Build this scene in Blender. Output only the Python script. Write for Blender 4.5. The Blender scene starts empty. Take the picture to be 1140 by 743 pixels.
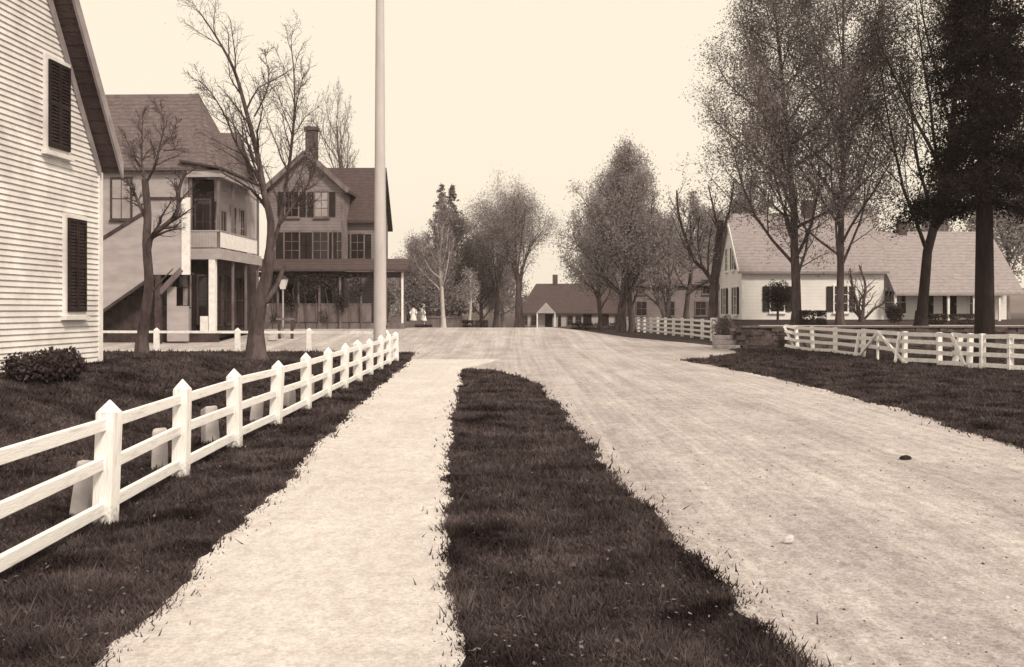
import bpy, math, random
import numpy as np
from mathutils import Vector, Matrix
R = math.radians
random.seed(7); rng = np.random.default_rng(7)
sc = bpy.context.scene
col = sc.collection
# ------------------------------------------------------------------ camera
F = 1050.0; CH = 1.9; HY = 345.0
cd = bpy.data.cameras.new('camera'); cam = bpy.data.objects.new('camera', cd); col.objects.link(cam)
cam.location = (0, 0, CH); cam.rotation_euler = (R(90), 0, 0)
cd.sensor_width = 36; cd.lens = 36 * F / 1140; cd.shift_y = -(371.5 - HY) / 1140
cd.clip_start = .05; cd.clip_end = 8000
sc.camera = cam
def PX(px, d): return (px - 570) / F * d
def PZ(py, d): return CH - (py - HY) / F * d
# ------------------------------------------------------------------ light
SUN_EL, SUN_AZ = R(44), R(146)          # azimuth measured clockwise from +Y (the way the camera looks)
w = bpy.data.worlds.new('World'); sc.world = w; w.use_nodes = True
nt = w.node_tree; nt.nodes.clear()
sky = nt.nodes.new('ShaderNodeTexSky'); sky.sky_type = 'NISHITA'; sky.sun_disc = False
sky.sun_elevation = SUN_EL; sky.sun_rotation = SUN_AZ; sky.dust_density = 4; sky.air_density = 1.4
bw = nt.nodes.new('ShaderNodeRGBToBW'); nt.links.new(sky.outputs[0], bw.inputs[0])
mr = nt.nodes.new('ShaderNodeMapRange'); mr.inputs[1].default_value = 0; mr.inputs[2].default_value = 20
mr.inputs[3].default_value = 7.7; mr.inputs[4].default_value = 11.5; nt.links.new(bw.outputs[0], mr.inputs[0])
vm = nt.nodes.new('ShaderNodeVectorMath'); vm.operation = 'SCALE'; vm.inputs[0].default_value = (1.04, .92, .745)
nt.links.new(mr.outputs[0], vm.inputs['Scale'])
bg = nt.nodes.new('ShaderNodeBackground'); bg.inputs[1].default_value = .12
nt.links.new(vm.outputs[0], bg.inputs[0])
wo = nt.nodes.new('ShaderNodeOutputWorld'); nt.links.new(bg.outputs[0], wo.inputs[0])
sd = bpy.data.lights.new('sun', 'SUN'); sun = bpy.data.objects.new('sun', sd); col.objects.link(sun)
sd.energy = 3.2; sd.angle = R(10); sd.color = (1, .88, .72)
dv = Vector((math.sin(SUN_AZ) * math.cos(SUN_EL), math.cos(SUN_AZ) * math.cos(SUN_EL), math.sin(SUN_EL)))
sun.rotation_euler = dv.to_track_quat('Z', 'Y').to_euler(); sun.location = (30, -30, 40)
sc.view_settings.view_transform = 'Standard'; sc.view_settings.look = 'None'
sc.view_settings.exposure = 0; sc.view_settings.gamma = 1
sc.cycles.max_bounces = 6; sc.cycles.transparent_max_bounces = 8; sc.cycles.volume_bounces = 0
# ------------------------------------------------------------------ materials
def S(v):
    k = float(np.interp(v, [.02, .05, .2, .8], [.62, .70, .88, 1.0]))
    return (v * 1.02, v * k, v * k * (1.05 if v < .5 else 1))
def ramp2(n, lo, hi, a, b):
    r = n.new('ShaderNodeValToRGB'); e = r.color_ramp.elements
    e[0].position = lo; e[0].color = (*a, 1); e[1].position = hi; e[1].color = (*b, 1)
    return r
def mat(name, a, b=None, scale=4, stretch=(1, 1, 1), rough=.85, bump=.0, bscale=None, detail=6, lo=.35, hi=.65, bands=None, spec=.2, thin=0):
    """two-tone noise material; bands=(axis, spacing, darkness) draws shingle or board courses"""
    m = bpy.data.materials.new(name); m.use_nodes = True; t = m.node_tree; n = t.nodes; L = t.links
    p = n['Principled BSDF']; p.inputs['Roughness'].default_value = rough
    p.inputs['Specular IOR Level'].default_value = spec
    b = a if b is None else b
    tc = n.new('ShaderNodeTexCoord'); mp = n.new('ShaderNodeMapping'); mp.inputs['Scale'].default_value = stretch
    L.new(tc.outputs['Object'], mp.inputs[0])
    nz = n.new('ShaderNodeTexNoise'); nz.inputs['Scale'].default_value = scale; nz.inputs['Detail'].default_value = detail
    nz.inputs['Roughness'].default_value = .65
    L.new(mp.outputs[0], nz.inputs[0])
    rp = ramp2(n, lo, hi, S(a), S(b)); L.new(nz.outputs[0], rp.inputs[0])
    out = rp.outputs[0]; hgt = nz.outputs[0]
    if bands:
        sx = n.new('ShaderNodeSeparateXYZ'); L.new(tc.outputs['Object'], sx.inputs[0])
        md = n.new('ShaderNodeMath'); md.operation = 'MODULO'; md.inputs[1].default_value = bands[1]
        ad = n.new('ShaderNodeMath'); ad.operation = 'ADD'; ad.inputs[1].default_value = 1000 * bands[1]
        L.new(sx.outputs[bands[0]], ad.inputs[0]); L.new(ad.outputs[0], md.inputs[0])
        gt = n.new('ShaderNodeMath'); gt.operation = 'LESS_THAN'; gt.inputs[1].default_value = bands[1] * .16
        L.new(md.outputs[0], gt.inputs[0])
        n2 = n.new('ShaderNodeTexNoise'); n2.inputs['Scale'].default_value = 2.2; L.new(tc.outputs['Object'], n2.inputs[0])
        ml = n.new('ShaderNodeMath'); ml.operation = 'MULTIPLY'; ml.inputs[1].default_value = bands[2] * 1.6
        m2 = n.new('ShaderNodeMath'); m2.operation = 'MULTIPLY'
        L.new(n2.outputs[0], ml.inputs[0]); L.new(ml.outputs[0], m2.inputs[0]); L.new(gt.outputs[0], m2.inputs[1])
        mx = n.new('ShaderNodeMix'); mx.data_type = 'RGBA'; L.new(m2.outputs[0], mx.inputs[0])
        L.new(out, mx.inputs[6]); mx.inputs[7].default_value = (*S(a * .35), 1); out = mx.outputs[2]
    L.new(out, p.inputs['Base Color'])
    if bump:
        nb = n.new('ShaderNodeTexNoise'); nb.inputs['Scale'].default_value = bscale or scale * 4; nb.inputs['Detail'].default_value = 5
        L.new(mp.outputs[0], nb.inputs[0])
        bm_ = n.new('ShaderNodeBump'); bm_.inputs['Strength'].default_value = bump; bm_.inputs['Distance'].default_value = .05
        L.new(nb.outputs[0], bm_.inputs['Height']); L.new(bm_.outputs[0], p.inputs['Normal'])
    if thin:
        tr = n.new('ShaderNodeBsdfTranslucent'); L.new(out, tr.inputs[0]); ms = n.new('ShaderNodeMixShader')
        ms.inputs[0].default_value = thin; L.new(p.outputs[0], ms.inputs[1]); L.new(tr.outputs[0], ms.inputs[2])
        L.new(ms.outputs[0], n['Material Output'].inputs[0])
    return m
M = {}
M['white'] = mat('whitewash', .70, .86, 5, bump=.15, bscale=30)
M['railwhite'] = mat('whitewashed_rail', .60, .88, 3, (9, .6, 9), bump=.25, bscale=14, lo=.28, hi=.5)
M['postwhite'] = mat('whitewashed_post', .56, .88, 3, (9, 9, .8), bump=.25, bscale=14, lo=.28, hi=.5)
M['fencewhite'] = mat('fence_whitewash', .66, .88, 7, (1, 1, 1), bump=.35, bscale=26, lo=.3, hi=.55)
M['clap'] = mat('white_clapboard', .58, .82, 1.1, bump=.1, bscale=20)
M['trim'] = mat('weathered_trim', .26, .36, 3)
M['palewall'] = mat('pale_boards', .32, .44, .9, (1, 1, 3), lo=.3, hi=.7)
M['greywall'] = mat('grey_clapboard', .18, .26, .8, bands=(2, .2, .5))
M['creamwall'] = mat('cream_clapboard', .76, .86, .6, bands=(2, .22, .16))
M['roof'] = mat('wood_shingles', .10, .18, 3.0, (1, 1, 2.5), bump=.3, bands=(2, .22, .5), lo=.3, hi=.7)
M['roof3'] = mat('silvered_shingles', .24, .36, 3.0, (1, 1, 2.5), bump=.3, bands=(2, .22, .4), lo=.3, hi=.7)
M['roof2'] = mat('dark_shingles', .06, .10, 3.0, (1, 1, 2.5), bump=.3, bands=(2, .22, .5), lo=.3, hi=.7)
M['shutter'] = mat('dark_shutters', .018, .035, 4, rough=.6)
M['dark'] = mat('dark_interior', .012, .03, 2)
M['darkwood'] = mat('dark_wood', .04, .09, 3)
M['midwood'] = mat('weathered_wood', .12, .2, 3, (1, 1, .4))
M['glass'] = mat('window_glass', .02, .03, 2, rough=.08, spec=.5)
M['blind'] = mat('window_blind', .28, .40, 1.2)
M['brick'] = mat('chimney_brick', .07, .13, 5, bands=(2, .08, .6))
M['stone'] = mat('field_stone', .05, .14, 2.2, bump=.8, bscale=5)
M['stepstone'] = mat('worn_stone', .26, .44, 3, bump=.5)
M['palestone'] = mat('pale_stone', .42, .60, 2, bump=.3)
M['bark'] = mat('bark', .05, .13, 5, (1, 1, .25), bump=.8, bscale=16)
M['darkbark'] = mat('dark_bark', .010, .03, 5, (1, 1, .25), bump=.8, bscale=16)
M['greybark'] = mat('grey_bark', .10, .2, 4, (1, 1, .3), bump=.6, bscale=14)
M['birch'] = mat('birch_bark', .16, .52, 3, (1, 1, 3), lo=.3, hi=.45)
M['leaf'] = mat('spring_leaves', .12, .30, 1.2, thin=.4)
M['leafpale'] = mat('budding_leaves', .24, .46, .9, thin=.45)
M['leafdark'] = mat('dark_leaves', .03, .09, 1.0, thin=.2)
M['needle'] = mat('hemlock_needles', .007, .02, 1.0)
M['spruce'] = mat('spruce_needles', .10, .18, 1.0)
M['grass'] = mat('grass_blades', .02, .14, 1.1, thin=.25, lo=.36, hi=.66, detail=9)
M['ground'] = mat('turf', .035, .085, 9, bump=.8, bscale=60, lo=.3, hi=.7)
M['cloth'] = mat('white_cloth', .78, .85, 4)
M['skin'] = mat('skin', .42, .46, 4)
M['hair'] = mat('dark_hair', .02, .03, 8)
M['hill'] = mat('wooded_hill', .10, .16, .03)
M['lamp'] = mat('frosted_glass', .62, .74, 3, rough=.3)
_t = M['postwhite'].node_tree; _n = _t.nodes; _p = _n['Principled BSDF']; _src = _p.inputs['Base Color'].links[0].from_socket     # mud splashed on the foot of each post
_c = _n.new('ShaderNodeTexCoord'); _s = _n.new('ShaderNodeSeparateXYZ'); _t.links.new(_c.outputs['Object'], _s.inputs[0])
_z = _n.new('ShaderNodeTexNoise'); _z.inputs['Scale'].default_value = 22; _t.links.new(_c.outputs['Object'], _z.inputs[0])
_a = _n.new('ShaderNodeMath'); _a.operation = 'MULTIPLY_ADD'; _a.inputs[1].default_value = .35; _t.links.new(_z.outputs[0], _a.inputs[0]); _t.links.new(_s.outputs[2], _a.inputs[2])
_r = _n.new('ShaderNodeMapRange'); _r.inputs[1].default_value = .16; _r.inputs[2].default_value = .34; _r.inputs[3].default_value = .8; _r.inputs[4].default_value = 0; _t.links.new(_a.outputs[0], _r.inputs[0])
_m = _n.new('ShaderNodeMix'); _m.data_type = 'RGBA'; _t.links.new(_r.outputs[0], _m.inputs[0]); _t.links.new(_src, _m.inputs[6]); _m.inputs[7].default_value = (*S(.16), 1); _t.links.new(_m.outputs[2], _p.inputs['Base Color'])
def road_mat(name, a, b, dark, streak):
    m = bpy.data.materials.new(name); m.use_nodes = True; t = m.node_tree; n = t.nodes; L = t.links
    p = n['Principled BSDF']; p.inputs['Roughness'].default_value = .95; p.inputs['Specular IOR Level'].default_value = .1
    tc = n.new('ShaderNodeTexCoord')
    def noise(scale, stretch, detail=6, rough=.6, rot=0):
        mp = n.new('ShaderNodeMapping'); mp.inputs['Scale'].default_value = stretch; mp.inputs['Rotation'].default_value = (0, 0, rot)
        L.new(tc.outputs['Object'], mp.inputs[0])
        z = n.new('ShaderNodeTexNoise'); z.inputs['Scale'].default_value = scale; z.inputs['Detail'].default_value = detail
        z.inputs['Roughness'].default_value = rough; L.new(mp.outputs[0], z.inputs[0]); return z
    z1 = noise(.9, (1, .5, 1), 8, .7); r1 = ramp2(n, .35, .65, S(a), S(b)); L.new(z1.outputs[0], r1.inputs[0])
    def mul(x, z, lo, hi, v, fac=1):
        r = ramp2(n, lo, hi, (v, v * .97, v * .96), (1.06, 1.06, 1.06)); L.new(z.outputs[0], r.inputs[0])
        k = n.new('ShaderNodeMix'); k.data_type = 'RGBA'; k.blend_type = 'MULTIPLY'; k.inputs[0].default_value = fac
        L.new(x, k.inputs[6]); L.new(r.outputs[0], k.inputs[7]); return k.outputs[2]
    c = mul(r1.outputs[0], noise(1.0, (1.6, .05, 1), 4, .6, R(3)), .38, .6, dark, streak)
    c = mul(c, noise(1.0, (9, .10, 1), 4, .6, R(-3)), .38, .62, dark * 1.06, streak)      # wheel tracks along the road
    c = mul(c, noise(7, (1, .6, 1), 8, .8), .36, .60, dark)                              # patchy damp dirt
    c = mul(c, noise(38, (1, 1, 1), 4, .8), .36, .58, dark * .9)                                  # grit
    L.new(c, p.inputs['Base Color'])
    zb = noise(14, (1, .8, 1), 8, .75); b_ = n.new('ShaderNodeBump'); b_.inputs['Strength'].default_value = .55; b_.inputs['Distance'].default_value = .06
    L.new(zb.outputs[0], b_.inputs['Height']); L.new(b_.outputs[0], p.inputs['Normal'])
    return m
M['road'] = road_mat('dirt_road', .48, .66, .70, .5)
M['walk'] = road_mat('sandy_path', .60, .72, .84, .12)
# ------------------------------------------------------------------ helpers
def tag(o, label=None, cat=None, group=None, kind=None):
    if label: o['label'] = label
    if cat: o['category'] = cat
    if group: o['group'] = group
    if kind: o['kind'] = kind
    return o
def empty(name, loc, rz=0, label=None, cat=None, group=None):
    o = bpy.data.objects.new(name, None); col.objects.link(o); o.location = loc; o.rotation_euler = (0, 0, rz)
    o.empty_display_size = .3
    return tag(o, label, cat, group)
def copy_tree(o, parent=None):
    c = o.copy(); col.objects.link(c); c.parent = parent
    for ch in list(o.children): copy_tree(ch, c)
    return c
class MB:
    def __init__(s): s.v = []; s.f = []; s.m = []
    def quad(s, *p, m=0):
        i = len(s.v); s.v += [tuple(q) for q in p]; s.f.append(tuple(range(i, i + len(p)))); s.m.append(m)
    def box(s, x0, x1, y0, y1, z0, z1, m=0):
        s.obox((0, 0, 0), (1, 0, 0), (0, 1, 0), x0, x1, y0, y1, z0, z1, m)
    def obox(s, o, u, n, u0, u1, n0, n1, z0, z1, m=0):
        o = Vector(o); u = Vector(u); n = Vector(n); k = Vector((0, 0, 1)); i = len(s.v)
        for a, b, c in ((u0, n0, z0), (u1, n0, z0), (u1, n1, z0), (u0, n1, z0), (u0, n0, z1), (u1, n0, z1), (u1, n1, z1), (u0, n1, z1)):
            s.v.append(tuple(o + u * a + n * b + k * c))
        for f in ((0, 3, 2, 1), (4, 5, 6, 7), (0, 1, 5, 4), (1, 2, 6, 5), (2, 3, 7, 6), (3, 0, 4, 7)):
            s.f.append(tuple(i + q for q in f)); s.m.append(m)
    def prism(s, pts, vec, m=0):
        """extrude polygon pts (3d) by vec"""
        i = len(s.v); n = len(pts); vec = Vector(vec)
        s.v += [tuple(p) for p in pts] + [tuple(Vector(p) + vec) for p in pts]
        s.f.append(tuple(range(i, i + n))); s.f.append(tuple(range(i + 2 * n - 1, i + n - 1, -1))); s.m += [m, m]
        for k in range(n):
            s.f.append((i + k, i + (k + 1) % n, i + n + (k + 1) % n, i + n + k)); s.m.append(m)
    def beam(s, a, b, wd, ht, m=0):
        a = Vector(a); b = Vector(b); d = (b - a).normalized(); sd_ = d.cross(Vector((0, 0, 1)))
        if sd_.length < .01: sd_ = Vector((1, 0, 0))
        sd_.normalize(); up = sd_.cross(d)
        q = [a + sd_ * x * wd / 2 + up * y * ht / 2 for x, y in ((-1, -1), (1, -1), (1, 1), (-1, 1))]
        s.prism(q, b - a, m)
    def lathe(s, prof, seg=16, c=(0, 0), m=0):
        i = len(s.v)
        for r, z in prof:
            for k in range(seg):
                a = 2 * math.pi * k / seg; s.v.append((c[0] + r * math.cos(a), c[1] + r * math.sin(a), z))
        for j in range(len(prof) - 1):
            for k in range(seg):
                k2 = (k + 1) % seg
                s.f.append((i + j * seg + k, i + j * seg + k2, i + (j + 1) * seg + k2, i + (j + 1) * seg + k)); s.m.append(m)
        s.f.append(tuple(i + (len(prof) - 1) * seg + k for k in range(seg))); s.m.append(m)
        s.f.append(tuple(i + seg - 1 - k for k in range(seg))); s.m.append(m)
    def each(s, name, m, parent):
        for i in range(0, len(s.v), 8):
            b = MB(); b.v = s.v[i:i + 8]; k = i // 8 * 6; b.f = [tuple(q - i for q in f) for f in s.f[k:k + 6]]; b.m = [0] * 6; b.build(name, m, parent)
    def build(s, name, mats, parent=None, loc=None, bevel=0, smooth=False):
        me = bpy.data.meshes.new(name); me.from_pydata(s.v, [], s.f)
        if not isinstance(mats, (list, tuple)): mats = [mats]
        for q in mats: me.materials.append(q)
        if max(s.m, default=0): me.polygons.foreach_set('material_index', s.m)
        if smooth: me.polygons.foreach_set('use_smooth', [True] * len(s.f))
        me.update()
        o = bpy.data.objects.new(name, me); col.objects.link(o)
        if parent: o.parent = parent
        if loc: o.location = loc
        if bevel:
            b = o.modifiers.new('bevel', 'BEVEL'); b.width = bevel; b.segments = 2; b.limit_method = 'ANGLE'
        return o
def npmesh(name, V, faces, k, mats, mi=None, parent=None, smooth=False):
    """faces: int array (n,k)"""
    me = bpy.data.meshes.new(name); n = len(faces)
    me.vertices.add(len(V)); me.vertices.foreach_set('co', np.asarray(V, np.float32).ravel())
    me.loops.add(n * k); me.loops.foreach_set('vertex_index', np.asarray(faces, np.int32).ravel())
    me.polygons.add(n); me.polygons.foreach_set('loop_start', np.arange(0, n * k, k, dtype=np.int32))
    me.polygons.foreach_set('loop_total', np.full(n, k, np.int32))
    for q in mats: me.materials.append(q)
    if mi is not None: me.polygons.foreach_set('material_index', np.asarray(mi, np.int32))
    me.polygons.foreach_set('use_smooth', np.full(n, smooth)); me.update(calc_edges=True)
    o = bpy.data.objects.new(name, me); col.objects.link(o)
    if parent: o.parent = parent
    return o
# ------------------------------------------------------------------ terrain
def sst(x, a, b):
    t = np.clip((np.asarray(x, float) - a) / (b - a), 0, 1); return t * t * (3 - 2 * t)
def H(x, y):
    x = np.asarray(x, float); y = np.asarray(y, float)
    line = np.clip(CH - 20.0 * np.minimum(y, 118) / F, -.5, .757)
    B = np.where(y < 60, .757 * sst(y, 40, 61), line) * (1 - .8 * sst(x, 2, 8)) 
    A = np.clip((41 - y) / 20, 0, 1) * .76
    Lw = A * sst(-x, 4.5, 8.6)
    xb = 10.4 + np.clip((y - 45) * .2, 0, 2.2)
    T = 1.02 * sst(y, 44.95, 45.25) * sst(x - xb, 0, 1.3) * (1 - sst(y, 90, 120))
    return B + Lw + T
def h(x, y): return float(H(x, y))
def interp(pts, wob=0, ph=0):
    a = np.array(pts, float)
    def f(y):
        y = np.asarray(y, float)
        return np.interp(y, a[:, 0], a[:, 1]) + wob * (np.sin(1.3 * y + ph) + .7 * np.sin(3.1 * y + 2 * ph) + .5 * np.sin(7.7 * y + 3 * ph) + .35 * np.sin(17.3 * y + ph))
    return f
walk_l = interp([(-25, -2.1), (4, -2.2), (6.5, -2.3), (9.5, -2.44), (12.1, -2.65), (19, -3.08), (28, -3.5), (35, -3.83), (41, -4.3)], .035, .4)
walk_r = interp([(-25, -.1), (5, -.3), (6.5, -.4), (9.3, -.645), (16, -1.0), (24, -1.28), (29.8, -1.56)], .03, 1.7)
strip_r = interp([(-25, 1.9), (5, 1.55), (6.6, 1.47), (8.1, 1.32), (10.8, 1.13), (14.8, .99), (19, .86), (23.5, .6), (26, .3), (28.2, -.25), (29.3, -.8), (29.8, -1.56)], .04, 2.9)
road_r = interp([(-25, 6.2), (5, 6.6), (14, 7.04), (18, 7.4), (25, 7.36), (31, 6.95), (34, 6.5), (35.3, 6.4), (36, 7.2), (38, 8.3), (40.7, 9.8), (43, 10.3), (48, 10.3), (49, 10.2), (53, 9.0), (60, 6.9), (80, 5.3), (110, 4.2)], .06, 4.1)
def road_l(y):
    y = np.asarray(y, float)
    a = np.where(y < 29.8, strip_r(y), walk_l(y))
    a = np.where(y > 41.5, -4.3 + (-60 + 4.3) * sst(y, 41.5, 42.6), a)
    a = np.where(y > 47.2, -60 + (60 - 15) * sst(y, 47.2, 47.8), a)
    a = np.where(y > 58.3, -15 + 8.5 * sst(y, 58.3, 60), a)
    return a
# the ground: one sheet to the horizon
gx = np.concatenate([-np.geomspace(3500, 62, 22), np.arange(-60, -20, 1.5), np.arange(-20, 24, .5), np.arange(24, 60, 1.5), np.geomspace(62, 3500, 22)])
gy = np.concatenate([-np.geomspace(3500, 34, 22), np.arange(-30, 130, .5), np.geomspace(132, 6000, 26)])
GX, GY = np.meshgrid(gx, gy); GZ = H(GX, GY)
def gridfaces(ny, nx):
    i = np.arange(ny * nx).reshape(ny, nx)
    return np.stack([i[:-1, :-1], i[:-1, 1:], i[1:, 1:], i[1:, :-1]], -1).reshape(-1, 4)
g = npmesh('ground', np.stack([GX, GY, GZ], -1).reshape(-1, 3), gridfaces(len(gy), len(gx)), 4, [M['ground']], smooth=True)
tag(g, kind='structure')
def sheet(name, L_, R_, y0, y1, dy, nx, lift, m, jl=.06):
    ys = np.arange(y0, y1 + 1e-6, dy); n = len(ys)
    def jit():
        a = rng.normal(0, 1, n); b = np.convolve(rng.normal(0, 1, n + 24), np.ones(25) / 5, 'valid')[:n]
        return jl * (.5 * a + .6 * b)
    l = L_(ys) + jit(); r = R_(ys) + jit(); r = np.maximum(r, l + .01)
    t = np.linspace(0, 1, nx)[None]; X = l[:, None] * (1 - t) + r[:, None] * t
    Y = np.repeat(ys[:, None], nx, 1); Z = H(X, Y) + lift
    o = npmesh(name, np.stack([X, Y, Z], -1).reshape(-1, 3), gridfaces(n, nx), 4, [m], smooth=True)
    return tag(o, kind='structure')
sheet('road', road_l, road_r, -25, 112, .12, 90, .008, M['road'], .015)
sheet('sidewalk', walk_l, lambda y: np.where(y < 29.6, walk_r(y), walk_r(y) + (y - 29.6) * .18), -25, 36, .12, 16, .013, M['walk'], .008)
# terrace path above the retaining wall
sheet('terrace_path', lambda y: np.full_like(y, 11.9), lambda y: np.full_like(y, 60), 46.2, 48.2, .5, 60, .03, M['walk'], .03)
hb = []
hv = [];
for i, a in enumerate(np.linspace(-math.pi * .5, math.pi * .5, 90)):
    for (rr, zz) in ((640, -6), (760, 11 + 9 * math.sin(a * 5.3) + 4 * math.sin(a * 13.7)), (950, -6)):
        hv.append((rr * math.sin(a), rr * math.cos(a), zz))
o = npmesh('hills', np.array(hv), gridfaces(90, 3), 4, [M['hill']], smooth=True); tag(o, kind='structure')
# grass blades, one object, where turf shows near the road
def blades(n):
    d = 4.0 + (48 - 4.0) * rng.random(n) ** 1.7; k_ = np.where(rng.random(n) < .15, 3.2, 1)
    half = d * .60
    x = (rng.random(n) * 2 - 1) * half
    keep = (x < walk_l(d) + .01 + k_ * rng.normal(0, .035, n)) & ((d < 41.3)) | ((x > walk_r(d) - .01 + k_ * rng.normal(0, .03, n)) & (x < strip_r(d) + .01 + k_ * rng.normal(0, .04, n)) & (d < 29.7)) | (x > road_r(d) + k_ * rng.normal(0, .06, n)) & (d < 44.7)
    return x[keep], d[keep]
x, y = blades(1000000)
n = len(x); z = H(x, y)
hh = (.028 + .030 * rng.random(n)) * (1 + .9 * (rng.random(n) < .04)) * (.8 + y * .02)
clump = np.sin(x * 5.1 + 2 * np.sin(y * 3.7)) * np.sin(y * 4.3 + 1.7 * np.sin(x * 2.9)); hh *= 1 + .6 * clump
wd = .0026 + .0011 * y
a = rng.random(n) * 2 * math.pi; lx = rng.normal(0, .6, n) * hh; ly = rng.normal(0, .6, n) * hh
V = np.empty((n, 3, 3)); ca, sa = np.cos(a) * wd, np.sin(a) * wd
V[:, 0] = np.stack([x - ca, y - sa, z - .005], 1); V[:, 1] = np.stack([x + ca, y + sa, z - .005], 1); V[:, 2] = np.stack([x + lx, y + ly, z + hh], 1)
o = npmesh('grass', V.reshape(-1, 3), np.arange(n * 3).reshape(n, 3), 3, [M['grass']])
tag(o, kind='stuff')
# last year's leaves lying on the turf
x, y = blades(5000); n = len(x); z = H(x, y) + .03 + .02 * rng.random(n)
u = rng.normal(0, 1, (n, 3)) * [1, 1, .35]; u /= np.linalg.norm(u, axis=1)[:, None]; v = np.cross(u, [0, 0, 1.0] + rng.normal(0, .3, (n, 3))); v /= np.linalg.norm(v, axis=1)[:, None]
sz = (.008 + .013 * rng.random((n, 1))); c_ = np.stack([x, y, z], 1)
o = npmesh('fallen_leaves', np.stack([c_ - u * sz, c_ - v * sz * .6, c_ + u * sz, c_ + v * sz * .7], 1).reshape(-1, 3), np.arange(n * 4).reshape(n, 4), 4, [mat('dead_leaves', .07, .2, 3)]); tag(o, kind='stuff')
# loose grit and pebbles on the road
def pebbles(n):
    d = 4.5 + 30 * rng.random(n) ** 1.5; x = -3 + 12 * rng.random(n)
    k = (x > strip_r(d) + .05) & (x < road_r(d)) & (d > 0)
    return x[k], d[k]
x, y = pebbles(16000); n = len(x); z = H(x, y) + .008; r = .004 + .012 * rng.random(n) ** 6
octv = np.array([(1, 0, 0), (0, 1, 0), (-1, 0, 0), (0, -1, 0), (0, 0, .8), (0, 0, -.4)])
octf = np.array([(0, 1, 4), (1, 2, 4), (2, 3, 4), (3, 0, 4), (1, 0, 5), (2, 1, 5), (3, 2, 5), (0, 3, 5)])
V = octv[None] * r[:, None, None] * (.7 + .6 * rng.random((n, 6, 1))) + np.stack([x, y, z], 1)[:, None]
o = npmesh('gravel', V.reshape(-1, 3), (octf[None] + 6 * np.arange(n)[:, None, None]).reshape(-1, 3), 3, [M['palestone'], M['stone']], mi=np.repeat(rng.integers(0, 2, n), 8)); tag(o, kind='stuff')
def rock(name, loc, r, flat, m, label, cat, group=None, seed=0):
    rg = np.random.default_rng(seed); mb = MB(); seg = 12
    prof = []
    import bmesh
    bm = bmesh.new(); bmesh.ops.create_icosphere(bm, subdivisions=3, radius=1)
    ph = rg.random(6) * 6
    for v in bm.verts:
        q = v.co; k = 1 + .16 * math.sin(3 * q.x + ph[0]) + .13 * math.sin(4 * q.y + ph[1]) + .1 * math.sin(5 * q.z + ph[2]) + .05 * math.sin(11 * q.x + 9 * q.y + ph[3])
        v.co = Vector((q.x * r[0], q.y * r[1], q.z * r[2])) * k
    me = bpy.data.meshes.new(name); bm.to_mesh(me); bm.free(); me.materials.append(m)
    o = bpy.data.objects.new(name, me); col.objects.link(o); o.location = loc; o.rotation_euler = (0, 0, ph[4])
    return tag(o, label, cat, group)
# ------------------------------------------------------------------ building parts
def clap_face(mb, o, u, n, W, z0, top, ex=.14, lean=.022):
    """clapboards on a wall face from o along u for W; top(t)->height at distance t (convex profile sampled)"""
    o = Vector(o); u = Vector(u); n = Vector(n); k = Vector((0, 0, 1))
    ts = np.linspace(0, W, 141); hs = np.array([top(t) for t in ts]); zt = hs.max(); z = z0
    while z < zt - .01:
        z2 = min(z + ex, zt)
        def span(zz):
            q = ts[hs >= zz - 1e-6]
            return (q[0], q[-1]) if len(q) else None
        a = span(z); b = span(z2 - .001)
        if a is None: break
        if b is None: b = ((a[0] + a[1]) / 2,) * 2
        p = lambda t, zz, f: o + u * t + n * f + k * zz
        mb.quad(p(a[0], z, lean), p(a[1], z, lean), p(b[1], z2, .004), p(b[0], z2, .004))
        mb.quad(p(a[0], z, .0), p(a[1], z, .0), p(a[1], z, lean), p(a[0], z, lean))
        z = z2
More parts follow.
